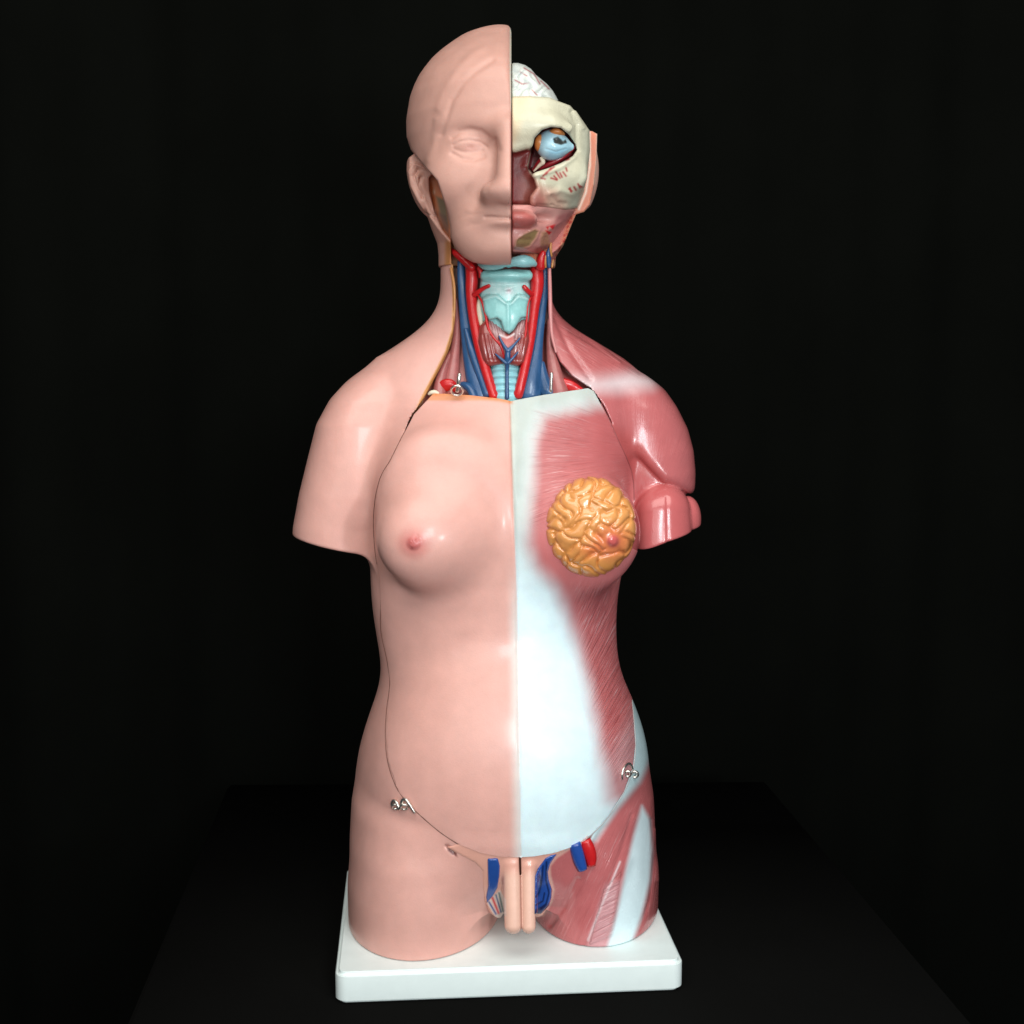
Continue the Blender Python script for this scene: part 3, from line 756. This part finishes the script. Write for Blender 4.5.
P = relief(P, Q, [(JB+[JB[0]], 1.4, 0.8), ([(545,232),(554,226),(560,222)], 2, 0.8), ([(541,236),(540,246)], 2.5, 1.0), ([(546,238),(544,250)], 2.0, -1.2), ([(520,240),(530,240)], 2.5, -1.2), ([(511,229),(528,230)], 1.5, -1.0)])
pt = Paint(P, Q, (206, 142, 134)); px, py = pt.px, pt.py
pt.poly([(505,211),(524,211),(534,216),(536,222),(530,229),(505,230)], (178, 92, 86), 2, 0.9)
pt.poly([(536,208),(566,208),(556,220),(540,222)], (214, 160, 150), 4, 0.8)
pt.poly(JB, (138, 112, 74), 1.5, 1.0); pt.line(JB+[JB[0]], (196, 140, 120), 1.1, 0.7)
pt.poly([(541,232),(548,230),(550,244),(544,252),(540,244)], (176, 132, 88), 2, 0.6)
for q in ([(549,226),(556,224),(553,230)], [(545,230),(549,235),(552,232)], [(546,227),(549,226),(548,230)]): pt.poly(q, (206, 28, 38), 0.9, 1.0)
pt.poly([(511,250),(548,246),(545,257),(511,258)], (178, 98, 92), 3, 0.8); pt.poly([(536,248),(548,244),(543,256),(535,254)], (140, 72, 58), 2, 0.8)
pt.poly([(556,216),(572,212),(560,240),(552,256),(549,250)], (186, 108, 108), 2, 0.6)
for k in range(22):
    t = k/21; a = np.array([574, 212])*(1-t)+np.array([551, 258])*t+rg.uniform(-1.2, 1.2, 2)
    pt.mix(np.exp(-(np.hypot(px-a[0], py-a[1])/1.2)**2)*0.8, (160, 32, 34))
jaw = mkmesh('jaw_section', P, Q, M_bone, skull, pt.c, label='sectioned jaw with tongue, gland and red vessel')

# ---- eyeball: blue sclera tapering to its muscle cone, dark opening, orange muscle stumps
def FE(x, y, z):
    a = W(552, 145, -62); 
    return smin(ell(x, y, z, a, (14.2, 14, 13.0)), cone(x, y, z, a, W(571, 147, -60), 10, 2.5), 10)
c = W(556, 145, -60)
P, Q = nets(FE, [c[0]-22, -84, c[2]-20], [c[0]+24, -42, c[2]+20], 1.2, 1)
P = relief(P, Q, [([(556,140),(562,141)], 3.0, -1.8), ([(546,149),(556,152),(566,149)], 1.2, -0.5)])
pt = Paint(P, Q, (178, 222, 236))
pt.poly([(549,150),(572,148),(560,160),(546,158)], (120, 172, 198), 3, 0.6)
pt.poly([(553,138),(558,136.5),(563,141),(566,139),(567,143),(561,145),(554,143)], (62, 68, 66), 0.9, 1.0)
pt.line([(551,139),(556,135),(564,136),(569,141)], (188, 216, 226), 1.2, 0.7)
eye = mkmesh('eyeball', P, Q, M_fat, skull, pt.c, label='pale blue eyeball with dark opening')
tubeobj('eye_muscle', [(539.5,151,-60,2.0),(538.8,146,-67,4.0),(540,140,-68,4.4),(543,136,-62,2.4)], painted('orange_muscle_paint', 0.35, 0.3, (206, 128, 66), 0.08), eye, label='orange eye muscle stump')
tubeobj('eye_muscle', [(549,133,-66,2.0),(554,131.6,-72,3.0),(559,131.8,-72,3.0),(563,134,-67,2.0)], bpy.data.materials['orange_muscle_paint'], eye, label='orange eye muscle stump')
tubeobj('eye_muscle', [(545,156,-56,3.0),(540,163,-54,3.4),(534,170,-50,2.2)], painted('dark_red_muscle_paint', 0.35, 0.3, (150, 30, 40), 0.1), eye, label='dark red eye muscle')
tubeobj('eye_muscle', [(574,147,-52,1.8),(564,156,-56,2.4),(552,163,-56,2.6),(540,168,-52,2.0)], bpy.data.materials['dark_red_muscle_paint'], eye, label='dark red eye muscle')
tubeobj('optic_nerve', [(541,158,-60,1.5),(543,162,-60,2.2),(540,165,-58,1.8),(534,171,-56,0.8)], M_nerve, eye)
# ---------------------------------------------------------------- throat: vessels, larynx, trachea
tubeobj('jugular_vein', [(461,262,-8,3.6),(461.5,280,-9,4.2),(463,297,-10,4.8),(466,323,-14,6),(469.5,350,-20,7.2),(474,372,-24,9),(479,388,-27,11.5),(481,396,-28,12)], M_vein, root, 18, flat=0.7, label='thick blue vein, wider towards the chest')
tubeobj('jugular_vein', [(466,330,-20,2.5),(472,352,-27,4),(480,374,-30,4.5),(487,394,-34,5)], M_vein, root)
tubeobj('jugular_vein', [(544.7,264,-10,2.4),(544.6,280,-11,3.0),(543.5,297,-13,4.2),(540.5,318,-17,4.8),(537,343,-22,6),(534,364,-26,8.5),(530,382,-28,12),(528,394,-28,13.5)], M_vein, root, 18, flat=0.65, label='thick blue vein, wider towards the chest')
tubeobj('jugular_vein', [(541,364,-24,4),(543,378,-26,6),(546,389,-27,7.5),(550,393,-27,7)], M_vein, root)
tubeobj('jugular_vein', [(458,386,-27,2.5),(464,385,-32,3.5),(470,389,-36,4),(474,398,-40,4)], M_vein, root)
tubeobj('carotid_artery', [(471,262,-16,5.8),(472,275,-17,6.2),(471.5,294,-19,5.6),(474,320,-24,5.0),(479,345,-30,5.0),(484.5,365,-34,4.9),(491,387,-37,4.8),(494,396,-38,4.8)], M_art, root, 18, label='bright red artery beside the windpipe')
tubeobj('carotid_artery', [(539,262,-16,4.5),(536.5,270,-19,6.6),(537,286,-21,6.4),(534.3,308,-25,4.9),(530.5,338,-30,4.6),(525.5,364,-35,4.6),(520.5,386,-38,4.8),(518,395,-38,4.8)], M_art, root, 18, label='bright red artery beside the windpipe')
tubeobj('artery_branch', [(474,295,-24,2.6),(479,291.5,-29,2.3),(484,288,-32,2.0),(489,285.8,-34,1.9)], M_art, root)
tubeobj('artery_branch', [(479,268,-26,2.5),(480.5,272,-27,2.3),(480,277,-27,1.5)], M_art, root)
tubeobj('artery_branch', [(533,295,-26,2.6),(529.5,292.5,-30,2.4),(526,289,-33,2.4),(524,286.6,-34,2.1)], M_art, root)
tubeobj('artery_branch', [(477,294,-26,1.0),(482,302,-33,1.1),(485.5,315,-37,1.2),(488.5,329,-39,1.4),(494,338,-41,1.4),(501,346,-43,1.3),(504,357,-42,1.0)], M_art, root)
tubeobj('artery_branch', [(531,297,-28,0.8),(528,305,-33,0.9),(526.5,322,-37,1.0),(525,336,-39,1.2),(519,347,-41,1.2),(511,358,-42,1.0)], M_art, root)
def rnd(px0, px1, py0, py1, Y, *a): pass
# larynx: hyoid bar, membrane and shield cartilage, one moulded piece with relief
def FL(x, y, z):
    px, py = proj(np.stack([x, y, z], 1))
    d = cone(x, y, z, W(486, 276, -28), W(527, 275.5, -28), 5.5, 5.5)
    d = smin(d, ell(x, y, z, W(506, 276, -30), (23, 11, 6.2)), 3)
    body = ell(x, y, z, W(505, 306, -14), (29, 24, 62))
    shp = sdpoly(px, py, [(480.5,276),(529,276),(531,294),(529.5,320),(524,334),(486,334),(481,312),(479,294)])
    d = smin(d, smax(body, shp, 3), 3)
    # two shield plates
    pl = ell(x, y, z, W(505, 312, -20), (27, 25, 42))-1.5
    shp = sdpoly(px, py, [(482,297),(490,294),(499,295),(506,302),(511,302),(517,294),(524,294),(529,298),(526.5,317),(521,318),(514,330),(509,334),(504,331),(501,321),(497,318),(489,320),(484,312)])
    d = smin(d, smax(pl, shp, 3), 1.5)
    return np.maximum(d, y+4)
P, Q = nets(FL, [-42, -62, W(500, 338, -30)[2]], [34, 0, W(500, 262, -30)[2]], 1.2, 1)
P = relief(P, Q, [([(508,304),(508,330)], 1.8, 0.9), ([(484,300),(496,297),(506,304)], 1.2, 0.7), ([(511,304),(519,297),(528,300)], 1.2, 0.7),
  ([(490,306),(496,303),(502,306)], 4, -0.8), ([(515,306),(522,303),(526,308)], 4, -0.8), ([(505,289),(511,288)], 2.2, 0.8), ([(484,283),(505,285),(527,283)], 1.5, -1.0)])
pt = Paint(P, Q, (150, 208, 206)); px, py = pt.px, pt.py
mem = pt.pm([(482,282),(528,282),(530,293),(518,293),(508,301),(499,294),(482,294)], 1.5)
sp = 0.5+0.5*np.sin(px*1.7+3*np.sin(py*0.9))*np.sin(py*1.9+2*np.sin(px*0.7)); pt.mix(mem*(0.35+0.5*sp), (196, 218, 216))
pt.mix(mem*np.exp(-(((px-509)/3)**2+((py-291)/3)**2)), (176, 156, 160)); 
pt.line([(484,299),(496,295.5),(505,302.5)], (190, 224, 222), 1.2, 0.7); pt.line([(512,303),(518,296),(528,298.5)], (190, 224, 222), 1.2, 0.7)
lar = mkmesh('larynx', P, Q, M_cart, root, pt.c, label='pale turquoise voice box with notched shield')
lar.data.materials[0] = painted('larynx_paint', 0.34, 0.3, None, 0.08, coarse=200)
tubeobj('cartilage_horn', [(479.5,298,-22,1.6),(479.5,308,-24,3.0),(480.5,318,-26,2.6),(481.5,327,-27,1.2)], M_nerve, lar)
tubeobj('cartilage_horn', [(528.8,305,-24,1.2),(528.5,314,-25,2.2),(527,322,-26,2.0),(526,330,-27,1.0)], M_nerve, lar)
# hyoid pads of the head piece
for nm, pts in (('hyoid_pad', [(480,264,-30,2.5),(486,265.5,-36,4.4),(497,264.8,-40,4.8),(507,262,-42,3.8)]), ('hyoid_pad', [(508,265,-38,2.8),(514,262,-42,4.5),(523,261,-42,6),(530,262,-38,5.0),(534.5,264,-34,2.8)])):
    tubeobj(nm, pts, M_cart, rear, 16)
tubeobj('artery_stump', [(452,250,-6,2.0),(456,254,-12,3.0),(463,260,-18,3.4),(472,268,-22,4.2)], M_art, rear)
tubeobj('artery_stump', [(543,253,-30,3.0),(541,259,-28,4.4),(540,267,-26,5.0)], M_art, rear)
tubeobj('vein_stump', [(550,246,-26,0.8),(548,254,-26,2.4),(548,260,-24,3.2),(549,267,-24,1.6)], M_vein, rear)
tubeobj('fat_strand', [(551,243,-28,0.8),(550.5,248,-28,1.3),(551.5,256,-26,1.0)], M_yel, rear)
tubeobj('fat_strand', [(545.5,256,-30,0.8),(545,263,-28,1.5),(545.5,267,-26,1.2)], M_yel, rear)
tubeobj('fat_strand', [(553,260,-20,0.8),(552,267,-20,1.2)], M_yel, rear)
# thyroid gland with small muscles
def FG(x, y, z):
    px, py = proj(np.stack([x, y, z], 1))
    d = ell(x, y, z, W(488, 350, -24), (16, 19, 34)); d = smin(d, ell(x, y, z, W(520, 350, -24), (14, 19, 34)), 3)
    d = smin(d, ell(x, y, z, W(505, 350, -30), (22, 13, 26)), 6)
    shp = sdpoly(px, py, [(479,327),(486,318),(497,318),(503,330),(509,334),(514,328),(523,316),(529,320),(530,340),(524,362),(518,366.5),(505,364),(489,366.5),(483,360),(478,342)])
    return np.maximum(smax(d, shp, 4), y+2)
P, Q = nets(FG, [-46, -60, W(500, 372, -30)[2]], [28, 2, W(500, 312, -30)[2]], 1.2, 1)
items = [([(489+i*3.2, 320+abs(i-3)*0.6), (496+i*1.2, 340)], 0.9, 0.7) for i in range(3)]+[([(525-i*3.2, 320+i), (517-i*1.0, 340)], 0.9, 0.7) for i in range(3)]
items += [([(483+i*4, 335), (488+i*4, 360)], 1.1, -0.6) for i in range(3)]+[([(526-i*3.5, 335), (521-i*3, 360)], 1.1, -0.6) for i in range(3)]
P = relief(P, Q, items)
pt = Paint(P, Q, (146, 62, 58)); px, py = pt.px, pt.py
pt.poly([(503,336),(513,336),(517,340),(508,349),(498,342)], (190, 96, 92), 2, 0.9)
pt.poly([(489,319),(500,320),(505,334),(500,338),(494,334)], (196, 168, 168), 2, 0.75); pt.poly([(514,330),(525,317),(528,322),(520,338),(514,340)], (196, 168, 168), 2, 0.75)
for i in range(5):
    pt.line([(490+i*2.6, 320), (494+i*2.2, 336)], (120, 60, 68), 0.8, 0.7); pt.line([(526-i*2.4, 319), (521-i*1.8, 338)], (120, 50, 56), 0.8, 0.7)
pt.line([(500,335),(507,338),(514,334)], (226, 214, 214), 1.0, 0.7)
for i in range(6): pt.line([(481+i*3.5, 334), (486+i*3, 362)], (120, 40, 40), 0.9, 0.5)
gl = mkmesh('thyroid_gland', P, Q, M_muscle, root, pt.c, label='dark red gland below the voice box')
for pts in ([(499,336,-44,0.7),(503,344,-46,1.4),(507.5,351,-47,2.2)], [(520,338,-44,0.7),(514,345,-46,1.3),(508,351,-47,2.2)], [(495.5,354,-44,0.7),(500,358,-46,1.3),(506,363,-46,1.8)], [(518,352,-44,0.7),(513,358,-46,1.3),(508,363,-46,1.8)], [(508,350,-46,2.6),(507.5,358,-46,2.8),(507,370,-43,1.9),(507,385,-44,1.9),(507,398,-44,2.2)]):
    tubeobj('thyroid_vein', pts, M_vein, gl, 12)
# ringed windpipe
ring = []; rr = []
for k in range(46):
    t = k/45; ring.append(W(505+0.5*t, 362+37*t, -24-4*t)); rr.append(15.2+0.8*math.sin(t*math.pi*2*5.5))
Pq, Fq = tube(ring, rr, 28, 1)
mkmesh('windpipe', Pq, Fq, painted('windpipe_paint', 0.34, 0.3, (142, 204, 214), 0.1, coarse=120), root, label='pale blue ringed windpipe')
# ochre cut rim of skin down the neck, and white fat pad at the plate corner
tubeobj('skin_rim', [(451,268.5,-14,1.5),(454,285,-16,1.5),(454.5,305,-17,1.4),(453,325,-19,1.4),(449,345,-22,1.4),(441,363,-28,1.5),(432,380,-34,1.5),(424,395,-42,1.4),(418,405,-48,0.8)], M_yel, torso, 10, label='ochre cut edge of the neck skin')
tubeobj('skin_rim', [(549.5,269,-20,1.6),(550,290,-22,1.9),(550.5,315,-24,2.0),(552,335,-26,1.6),(556,352,-30,1.2)], painted('pink_strip_paint', 0.35, 0.2, (206, 138, 136), 0.08), torso, 10, label='pink cut edge of the neck muscle')
tubeobj('fat_pad', [(429,394,-42,1.4),(431.5,392.6,-43,2.1),(435,392.2,-43,2.2),(438,393.4,-43,1.6)], M_nerve, torso, 12)
# neck muscle strands on both sides
for pts in ([(452,350,-12,2),(444,368,-20,4),(440,384,-26,6),(440,400,-32,7)], [(456,300,-4,2),(457,330,-8,4),(454,360,-14,6),(450,392,-22,9)]):
    tubeobj('neck_muscle', pts, painted('neck_muscle_paint', 0.35, 0.25, (168, 98, 96), 0.14, coarse=180) if 'neck_muscle_paint' not in bpy.data.materials else bpy.data.materials['neck_muscle_paint'], torso)
tubeobj('neck_muscle', [(549,320,-8,2),(550,345,-12,4),(554,370,-20,7),(560,394,-28,9)], bpy.data.materials['neck_muscle_paint'], torso)
tubeobj('vessel_stump', [(436,391,-27,3.0),(441,387,-29,5.6),(449,385,-31,6.2),(455,388,-30,4.5)], M_art, torso, flat=0.6)
tubeobj('vessel_stump', [(553,386,-20,4.0),(560,384,-24,6),(570,386,-25,5.5),(580,391,-24,4)], M_art, torso, flat=0.6)
# steel pins and eyelet holding the front plate
tubeobj('steel_pin', [(459.5,374.5,-60,1.9),(458.6,381,-60,1.9),(457.3,391,-57,1.9)], M_metal, plate, 12)
tubeobj('steel_pin', [(551.6,373.5,-58,1.6),(551.2,381,-58,1.6),(550.8,391,-57,1.6)], M_metal, plate, 12)
def torus(name, px, py, Y, R, r, tilt, mat, parent, spin=0.0):
    c = W(px, py, Y); P = []; F = []; n, m = 24, 8
    ct, st = math.cos(tilt), math.sin(tilt); cs, ss = math.cos(spin), math.sin(spin)
    for i in range(n):
        a = 2*math.pi*i/n
        for j in range(m):
            b = 2*math.pi*j/m
            x = (R+r*math.cos(b))*math.cos(a); z = (R+r*math.cos(b))*math.sin(a); y = r*math.sin(b)
            y, z = y*ct-z*st, y*st+z*ct
            x, y = x*cs-y*ss, x*ss+y*cs
            P.append(c+np.array([x, y, z])); F.append((i*m+j, ((i+1) % n)*m+j, ((i+1) % n)*m+(j+1) % m, i*m+(j+1) % m))
    return mkmesh(name, P, F, mat, parent)
torus('eyelet', 457, 390.5, -58, 5.6, 1.1, 0.6, M_metal, plate)
# ---------------------------------------------------------------- lower insert
INS = [(470,840),(560,840),(592,826),(588,838),(570,848),(556,857),(549,866),(549.5,876),(553,890),(551,901),(543,915),(532,920),(500,920),(490,913),(484,900),(482.5,888),(482,871),(475,863.5),(459,855),(446,847)]
SHY = surfY(517, 876)-5.0
def FI(x, y, z):
    px, py = proj(np.stack([x, y, z], 1)); ys = y-f32(SHEAR)*x
    d = FT_raw(x, y, z)-0.8
    d = smin(d, ell(x, y, z, W(494, 892, -100), (14, 13, 28)), 5)
    d = smin(d, ell(x, y, z, W(542, 890, -98), (13, 12, 30)), 5)
    d = smin(d, ell(x, y, z, W(518, 864, -100), (28, 14, 16)), 8)
    d = smax(d, sdpoly(px, py, INS), 3)
    d = smin(d, smin(cone(x, y, z, W(512, 864, SHY+5), W(513.3, 925, SHY-9), 8.9, 8.2), cone(x, y, z, W(528.2, 866, SHY+6), W(528.6, 926.5, SHY-8), 7.1, 6.5), 1.5), 5)
    d = smax(d, -np.maximum(np.abs(px-np.interp(py, [850,880], [519.6,520.6]).astype(f32))-0.9, py-875), 0.8)
    d = np.maximum(d, -(sdpoly(px, py, PLATE)+1.5))
    return np.maximum(d, y+62)
P, Q = nets(FI, [-86, -150, W(500, 944, -100)[2]], [92, -50, W(500, 822, -100)[2]], 1.3, 1)
pt = Paint(P, Q, (226, 168, 150)); px, py = pt.px, pt.py
pt.line([(519.7,850),(520.5,880)], (70, 36, 30), 1.3, 0.85)  # shade of the gap painted into the carved slit
pt.mix(sstep(866,880,py)*sstep(502.5,505,px)*sstep(537,534,px), (236, 190, 170)); pt.line([(520.5,876),(521.5,934)], (150, 84, 70), 1.0, 0.8)
# striped tissue
pt.poly([(487,903),(500,890),(506,900),(506,916),(496,918)], (226, 206, 196), 1.0, 1)
pt.line([(489,902),(496,914)], (44, 76, 140), 1.0); pt.line([(492.5,898),(498.5,913)], (206, 50, 56), 1.3); pt.line([(496,895),(501,912)], (52, 84, 120), 1.0); pt.line([(499,893),(503,911)], (60, 96, 96), 1.1)
pt.mix(sstep(894, 914, py)*sstep(488, 484, px)*0.5, (170, 96, 86))
ins = mkmesh('lower_insert', P, Q, painted('glossy_skin_vinyl', 0.3, 0.35), root, pt.c, label='small pink insert under the belly plate')
def patch(name, poly, lift, mat, col=None, paintf=None, parent=None, c=None, lab=None):
    lo_ = [min(W(p[0], p[1], -120)[0] for p in poly)-6, -150, min(W(p[0], p[1], -120)[2] for p in poly)-8]
    hi_ = [max(W(p[0], p[1], -90)[0] for p in poly)+8, -60, max(W(p[0], p[1], -90)[2] for p in poly)+12]
    def F(x, y, z):
        px, py = proj(np.stack([x, y, z], 1))
        return smax(smax(FI(x, y, z)-lift, sdpoly(px, py, poly), 2.5), -(FI(x, y, z)+4), 2)
    P, Q = nets(F, lo_, hi_, 1.1, 1)
    pt = Paint(P, Q, c); 
    if paintf: paintf(pt)
    return mkmesh(name, P, Q, mat, parent, pt.c, label=lab)
patch('blue_section', [(487.5,859),(491,857),(498,858.5),(500,866),(499.5,876),(497.5,888),(493,896),(486.8,903),(486,897),(488,886),(487.6,872)], 2.0, M_fat, c=(38, 78, 152), parent=ins, lab='smooth blue curved section')
def pr(pt):
    for a in ([(543,866),(542,880),(539,893),(536,897)], [(546.5,862),(546,880),(549,893),(546,904),(540,909)], [(536,905),(543,901),(544.5,893)], [(540,876),(541,885)]): pt.line(a, (16, 28, 66), 0.9, 0.9)
    pt.poly([(534,910),(552,902),(545,918),(534,918)], (30, 26, 58), 2, 0.8)
patch('blue_section', [(557,854),(551,855),(545.5,858),(538,868),(535,876),(534.5,914),(541,914),(549,906),(551.5,898),(552,889),(549,880),(548,872),(551,863)], 2.0, M_fat, c=(36, 76, 156), paintf=pr, parent=ins, lab='blue section with dark coiled lines')
#M_low = painted('pale_skin_paint', 0.26, 0.4, (232, 184, 164), 0.05)
# cut vessels on the muscled thigh
def on(px, py, r, lift=0.0): return (px, py, surfY(px, py)-lift, r)
def stump(name, pts, mat, lab):
    P, F = tube([W(a, b, c) for a, b, c, r in pts], [r for *_, r in pts], 10, 4, 0.75, ends=False)
    return mkmesh(name, P, F, mat, torso, label=lab)
stump('vessel_stump', [on(574.5,843,5.8,0), on(577,852,6.2,1.5), on(580,862,5.8,2.5), on(583,870,4.4,3.0)], M_dvein, 'short cut blue vein')
stump('vessel_stump', [on(585,840,5.5,-1), on(588,848,6.6,0.5), on(590.5,857,6.2,1.2), on(591.5,866,4.0,1.6)], M_art, 'short cut red artery')
# hip hooks
def H3(pts, lift): return [(a, b, surfY(a, b)-lift-l, r) for a, b, l, r in pts]
hk = tubeobj('hip_hook', H3([(393,808.4,0,1.1),(392,803.5,0,1.5),(394.2,800.6,.8,1.6),(397.4,804,1.4,1.6),(399.2,809,1.6,1.7),(401.4,805,2.6,1.6),(402.2,800.6,3.2,1.6),(405.5,799.4,3.2,1.6),(408.8,803.4,3,1.5),(414.5,812.5,1.4,1.2)], 1.6), M_metal, torso, 10, label='silver S shaped wire hook on the skinned hip')
torus('screw_eye', 395.6, 806.6, surfY(395.6, 806)-2.4, 3.0, 1.2, 0.5, M_metal, hk)
torus('screw_eye', 404.2, 807, surfY(404, 806)-3.4, 3.2, 1.2, 0.5, M_metal, hk)
hk = tubeobj('hip_hook', H3([(622,779,0,1.0),(622,774,0.4,1.3),(624,768,1,1.3),(627.5,763.8,1.2,1.3),(630.5,764.5,1.2,1.3),(632.5,769,1,1.2)], 1.6), M_metal, torso, 10, label='silver wire hook on the muscled hip')
torus('screw_eye', 627.6, 773.8, surfY(627, 774)-2.6, 3.0, 1.3, 0.3, M_metal, hk)
torus('screw_eye', 634.6, 774.4, surfY(634, 774)-2.6, 3.2, 1.4, 0.2, M_metal, hk)
# ---------------------------------------------------------------- base plate
yaw = math.radians(4.6)
def zplane(px, py, Z):
    a = (px-512.0)/FOC; b = (512.0-py)/FOC
    dy = CP+b*SP; dz = -SP+b*CP; t = Z/dz
    return np.array([a*t, dy*t-DC, Z])
FLc = zplane(334.6, 973, ZB)
BW, BD, BH = 326.0, 262.0, 31.0
ux = np.array([math.cos(yaw), math.sin(yaw), 0]); uy = np.array([-math.sin(yaw), math.cos(yaw), 0])
bm = bmesh.new(); vs = []
for zc in (0, -BH):
    ring = []
    for (cx, cy, a0) in ((1, 0, -90), (1, 1, 0), (0, 1, 90), (0, 0, 180)):
        r = 11.0
        for k in range(9):
            a = math.radians(a0+k*90/8)
            lx = (BW-r if cx else r)+r*math.cos(a); ly = (BD-r if cy else r)+r*math.sin(a)
            p = FLc+ux*lx+uy*ly; ring.append(bm.verts.new((p[0], p[1], ZB-0.6+zc)))
    vs.append(ring)
n = len(vs[0])
bm.faces.new(vs[0]); bm.faces.new(vs[1][::-1])
for i in range(n): bm.faces.new((vs[0][i], vs[1][i], vs[1][(i+1) % n], vs[0][(i+1) % n]))
bm.normal_update()
ed = [e for e in bm.edges if abs(e.verts[0].co.z-e.verts[1].co.z) < 1e-3 and len(e.link_faces) == 2 and e.calc_face_angle() > 1]
bmesh.ops.bevel(bm, geom=ed, offset=4.0, segments=5, affect='EDGES')
for v in bm.verts: v.co *= S
bmesh.ops.recalc_face_normals(bm, faces=bm.faces)
me = bpy.data.meshes.new('base_plate'); bm.to_mesh(me); bm.free(); me.shade_smooth()
o = bpy.data.objects.new('base_plate', me); COL.objects.link(o); me.materials.append(M_base); o.parent = root
md = o.modifiers.new('wn', 'WEIGHTED_NORMAL'); md.keep_sharp = True

# ---------------------------------------------------------------- table and backdrop
ZT = ZB-BH-0.6
def slab(name, pts, z0, z1, mat):
    bm = bmesh.new(); a = [bm.verts.new((p[0]*S, p[1]*S, z0*S)) for p in pts]; b = [bm.verts.new((p[0]*S, p[1]*S, z1*S)) for p in pts]
    bm.faces.new(a); bm.faces.new(b)
    for i in range(len(pts)): j = (i+1) % len(pts); bm.faces.new((a[i], a[j], b[j], b[i]))
    bmesh.ops.recalc_face_normals(bm, faces=bm.faces)
    bmesh.ops.bevel(bm, geom=bm.edges[:], offset=0.004, segments=3, affect='EDGES')
    me = bpy.data.meshes.new(name); bm.to_mesh(me); bm.free(); me.materials.append(mat); me.shade_smooth()
    o = bpy.data.objects.new(name, me); COL.objects.link(o); o['kind'] = 'structure'; return o
BR = zplane(766, 781, ZT); BL = zplane(228, 784, ZT)
wd = BL-BR
slab('table_top', [BR, BR-uy*760, BL-uy*760, BL], ZT, ZT-40, cloth('black_table_cloth', (0.0037, 0.0037, 0.0034), 0.95, 0.03))
# backdrop: a cloth wall behind with soft folds, running down behind the table
me = bpy.data.meshes.new('backdrop'); V = []; F = []
NX, NZ = 160, 8
for j in range(NZ+1):
    for i in range(NX+1):
        x = -1500+3000*i/NX; z = -1700+2700*j/NZ
        V.append((x*S, (BR[1]+150+10*math.sin(x*0.021)+6*math.sin(x*0.047+1)+0.06*x)*S, z*S))
for j in range(NZ):
    for i in range(NX):
        a = j*(NX+1)+i; F.append((a, a+1, a+NX+2, a+NX+1))
me.from_pydata(V, [], F); me.materials.append(cloth('black_backdrop_cloth', (0.0034, 0.0038, 0.0031), 0.95, 0.02)); me.shade_smooth()
o = bpy.data.objects.new('backdrop', me); COL.objects.link(o); o['kind'] = 'structure'
sm = o.modifiers.new('thick', 'SOLIDIFY'); sm.thickness = 0.004

# ---------------------------------------------------------------- lights
w = bpy.data.worlds.new('World'); SC.world = w; w.use_nodes = True
w.node_tree.nodes['Background'].inputs[0].default_value = (0.75, 0.85, 1.0, 1); w.node_tree.nodes['Background'].inputs[1].default_value = 0.06
from mathutils import Vector
def area(name, loc, tgt, sx, sy, power, col):
    l = bpy.data.lights.new(name, 'AREA'); l.shape = 'RECTANGLE'; l.size = sx; l.size_y = sy; l.energy = power; l.color = col
    o = bpy.data.objects.new(name, l); COL.objects.link(o); o.location = loc
    o.rotation_euler = (Vector(tgt)-Vector(loc)).to_track_quat('-Z', 'Y').to_euler(); return o
area('ceiling_lamp', (0.05, -0.95, 1.15), (0, 0, 0.0), 1.9, 1.0, 25, (1.0, 0.96, 0.9))
area('window_light', (0.34, -1.5, 0.16), (0, 0, -0.1), 0.24, 0.4, 8, (0.86, 0.95, 1.0))
area('side_highlight_lamp', (0.62, -1.15, -0.12), (0, 0, -0.15), 0.09, 0.13, 3.6, (0.95, 0.98, 1.0))  # small lamp added to set the highlights on the skin
area('room_fill', (-0.3, -1.7, 0.25), (0, 0, -0.15), 1.4, 0.9, 8.5, (1.0, 0.95, 0.9))

# ---------------------------------------------------------------- camera
cam = bpy.data.cameras.new('camera'); co = bpy.data.objects.new('camera', cam); COL.objects.link(co)
co.location = (0, -DC*S, 0); co.rotation_euler = (math.radians(90)-PITCH, 0, 0)
cam.sensor_width = 36; cam.lens = FOC/1024*36; cam.clip_start = 0.01; cam.clip_end = 50
SC.camera = co
root.location = (0, 0, 0)
SC.render.engine = 'CYCLES'
SC.view_settings.view_transform = 'Standard'; SC.view_settings.look = 'None'; SC.view_settings.gamma = 1; SC.view_settings.exposure = 0.0
# set the whole place on the floor plane of the table: the model's origin sits at its base
off = Vector((0, 0, ZB*S))
root.location = off
for ch in root.children: ch.location = ch.location-off
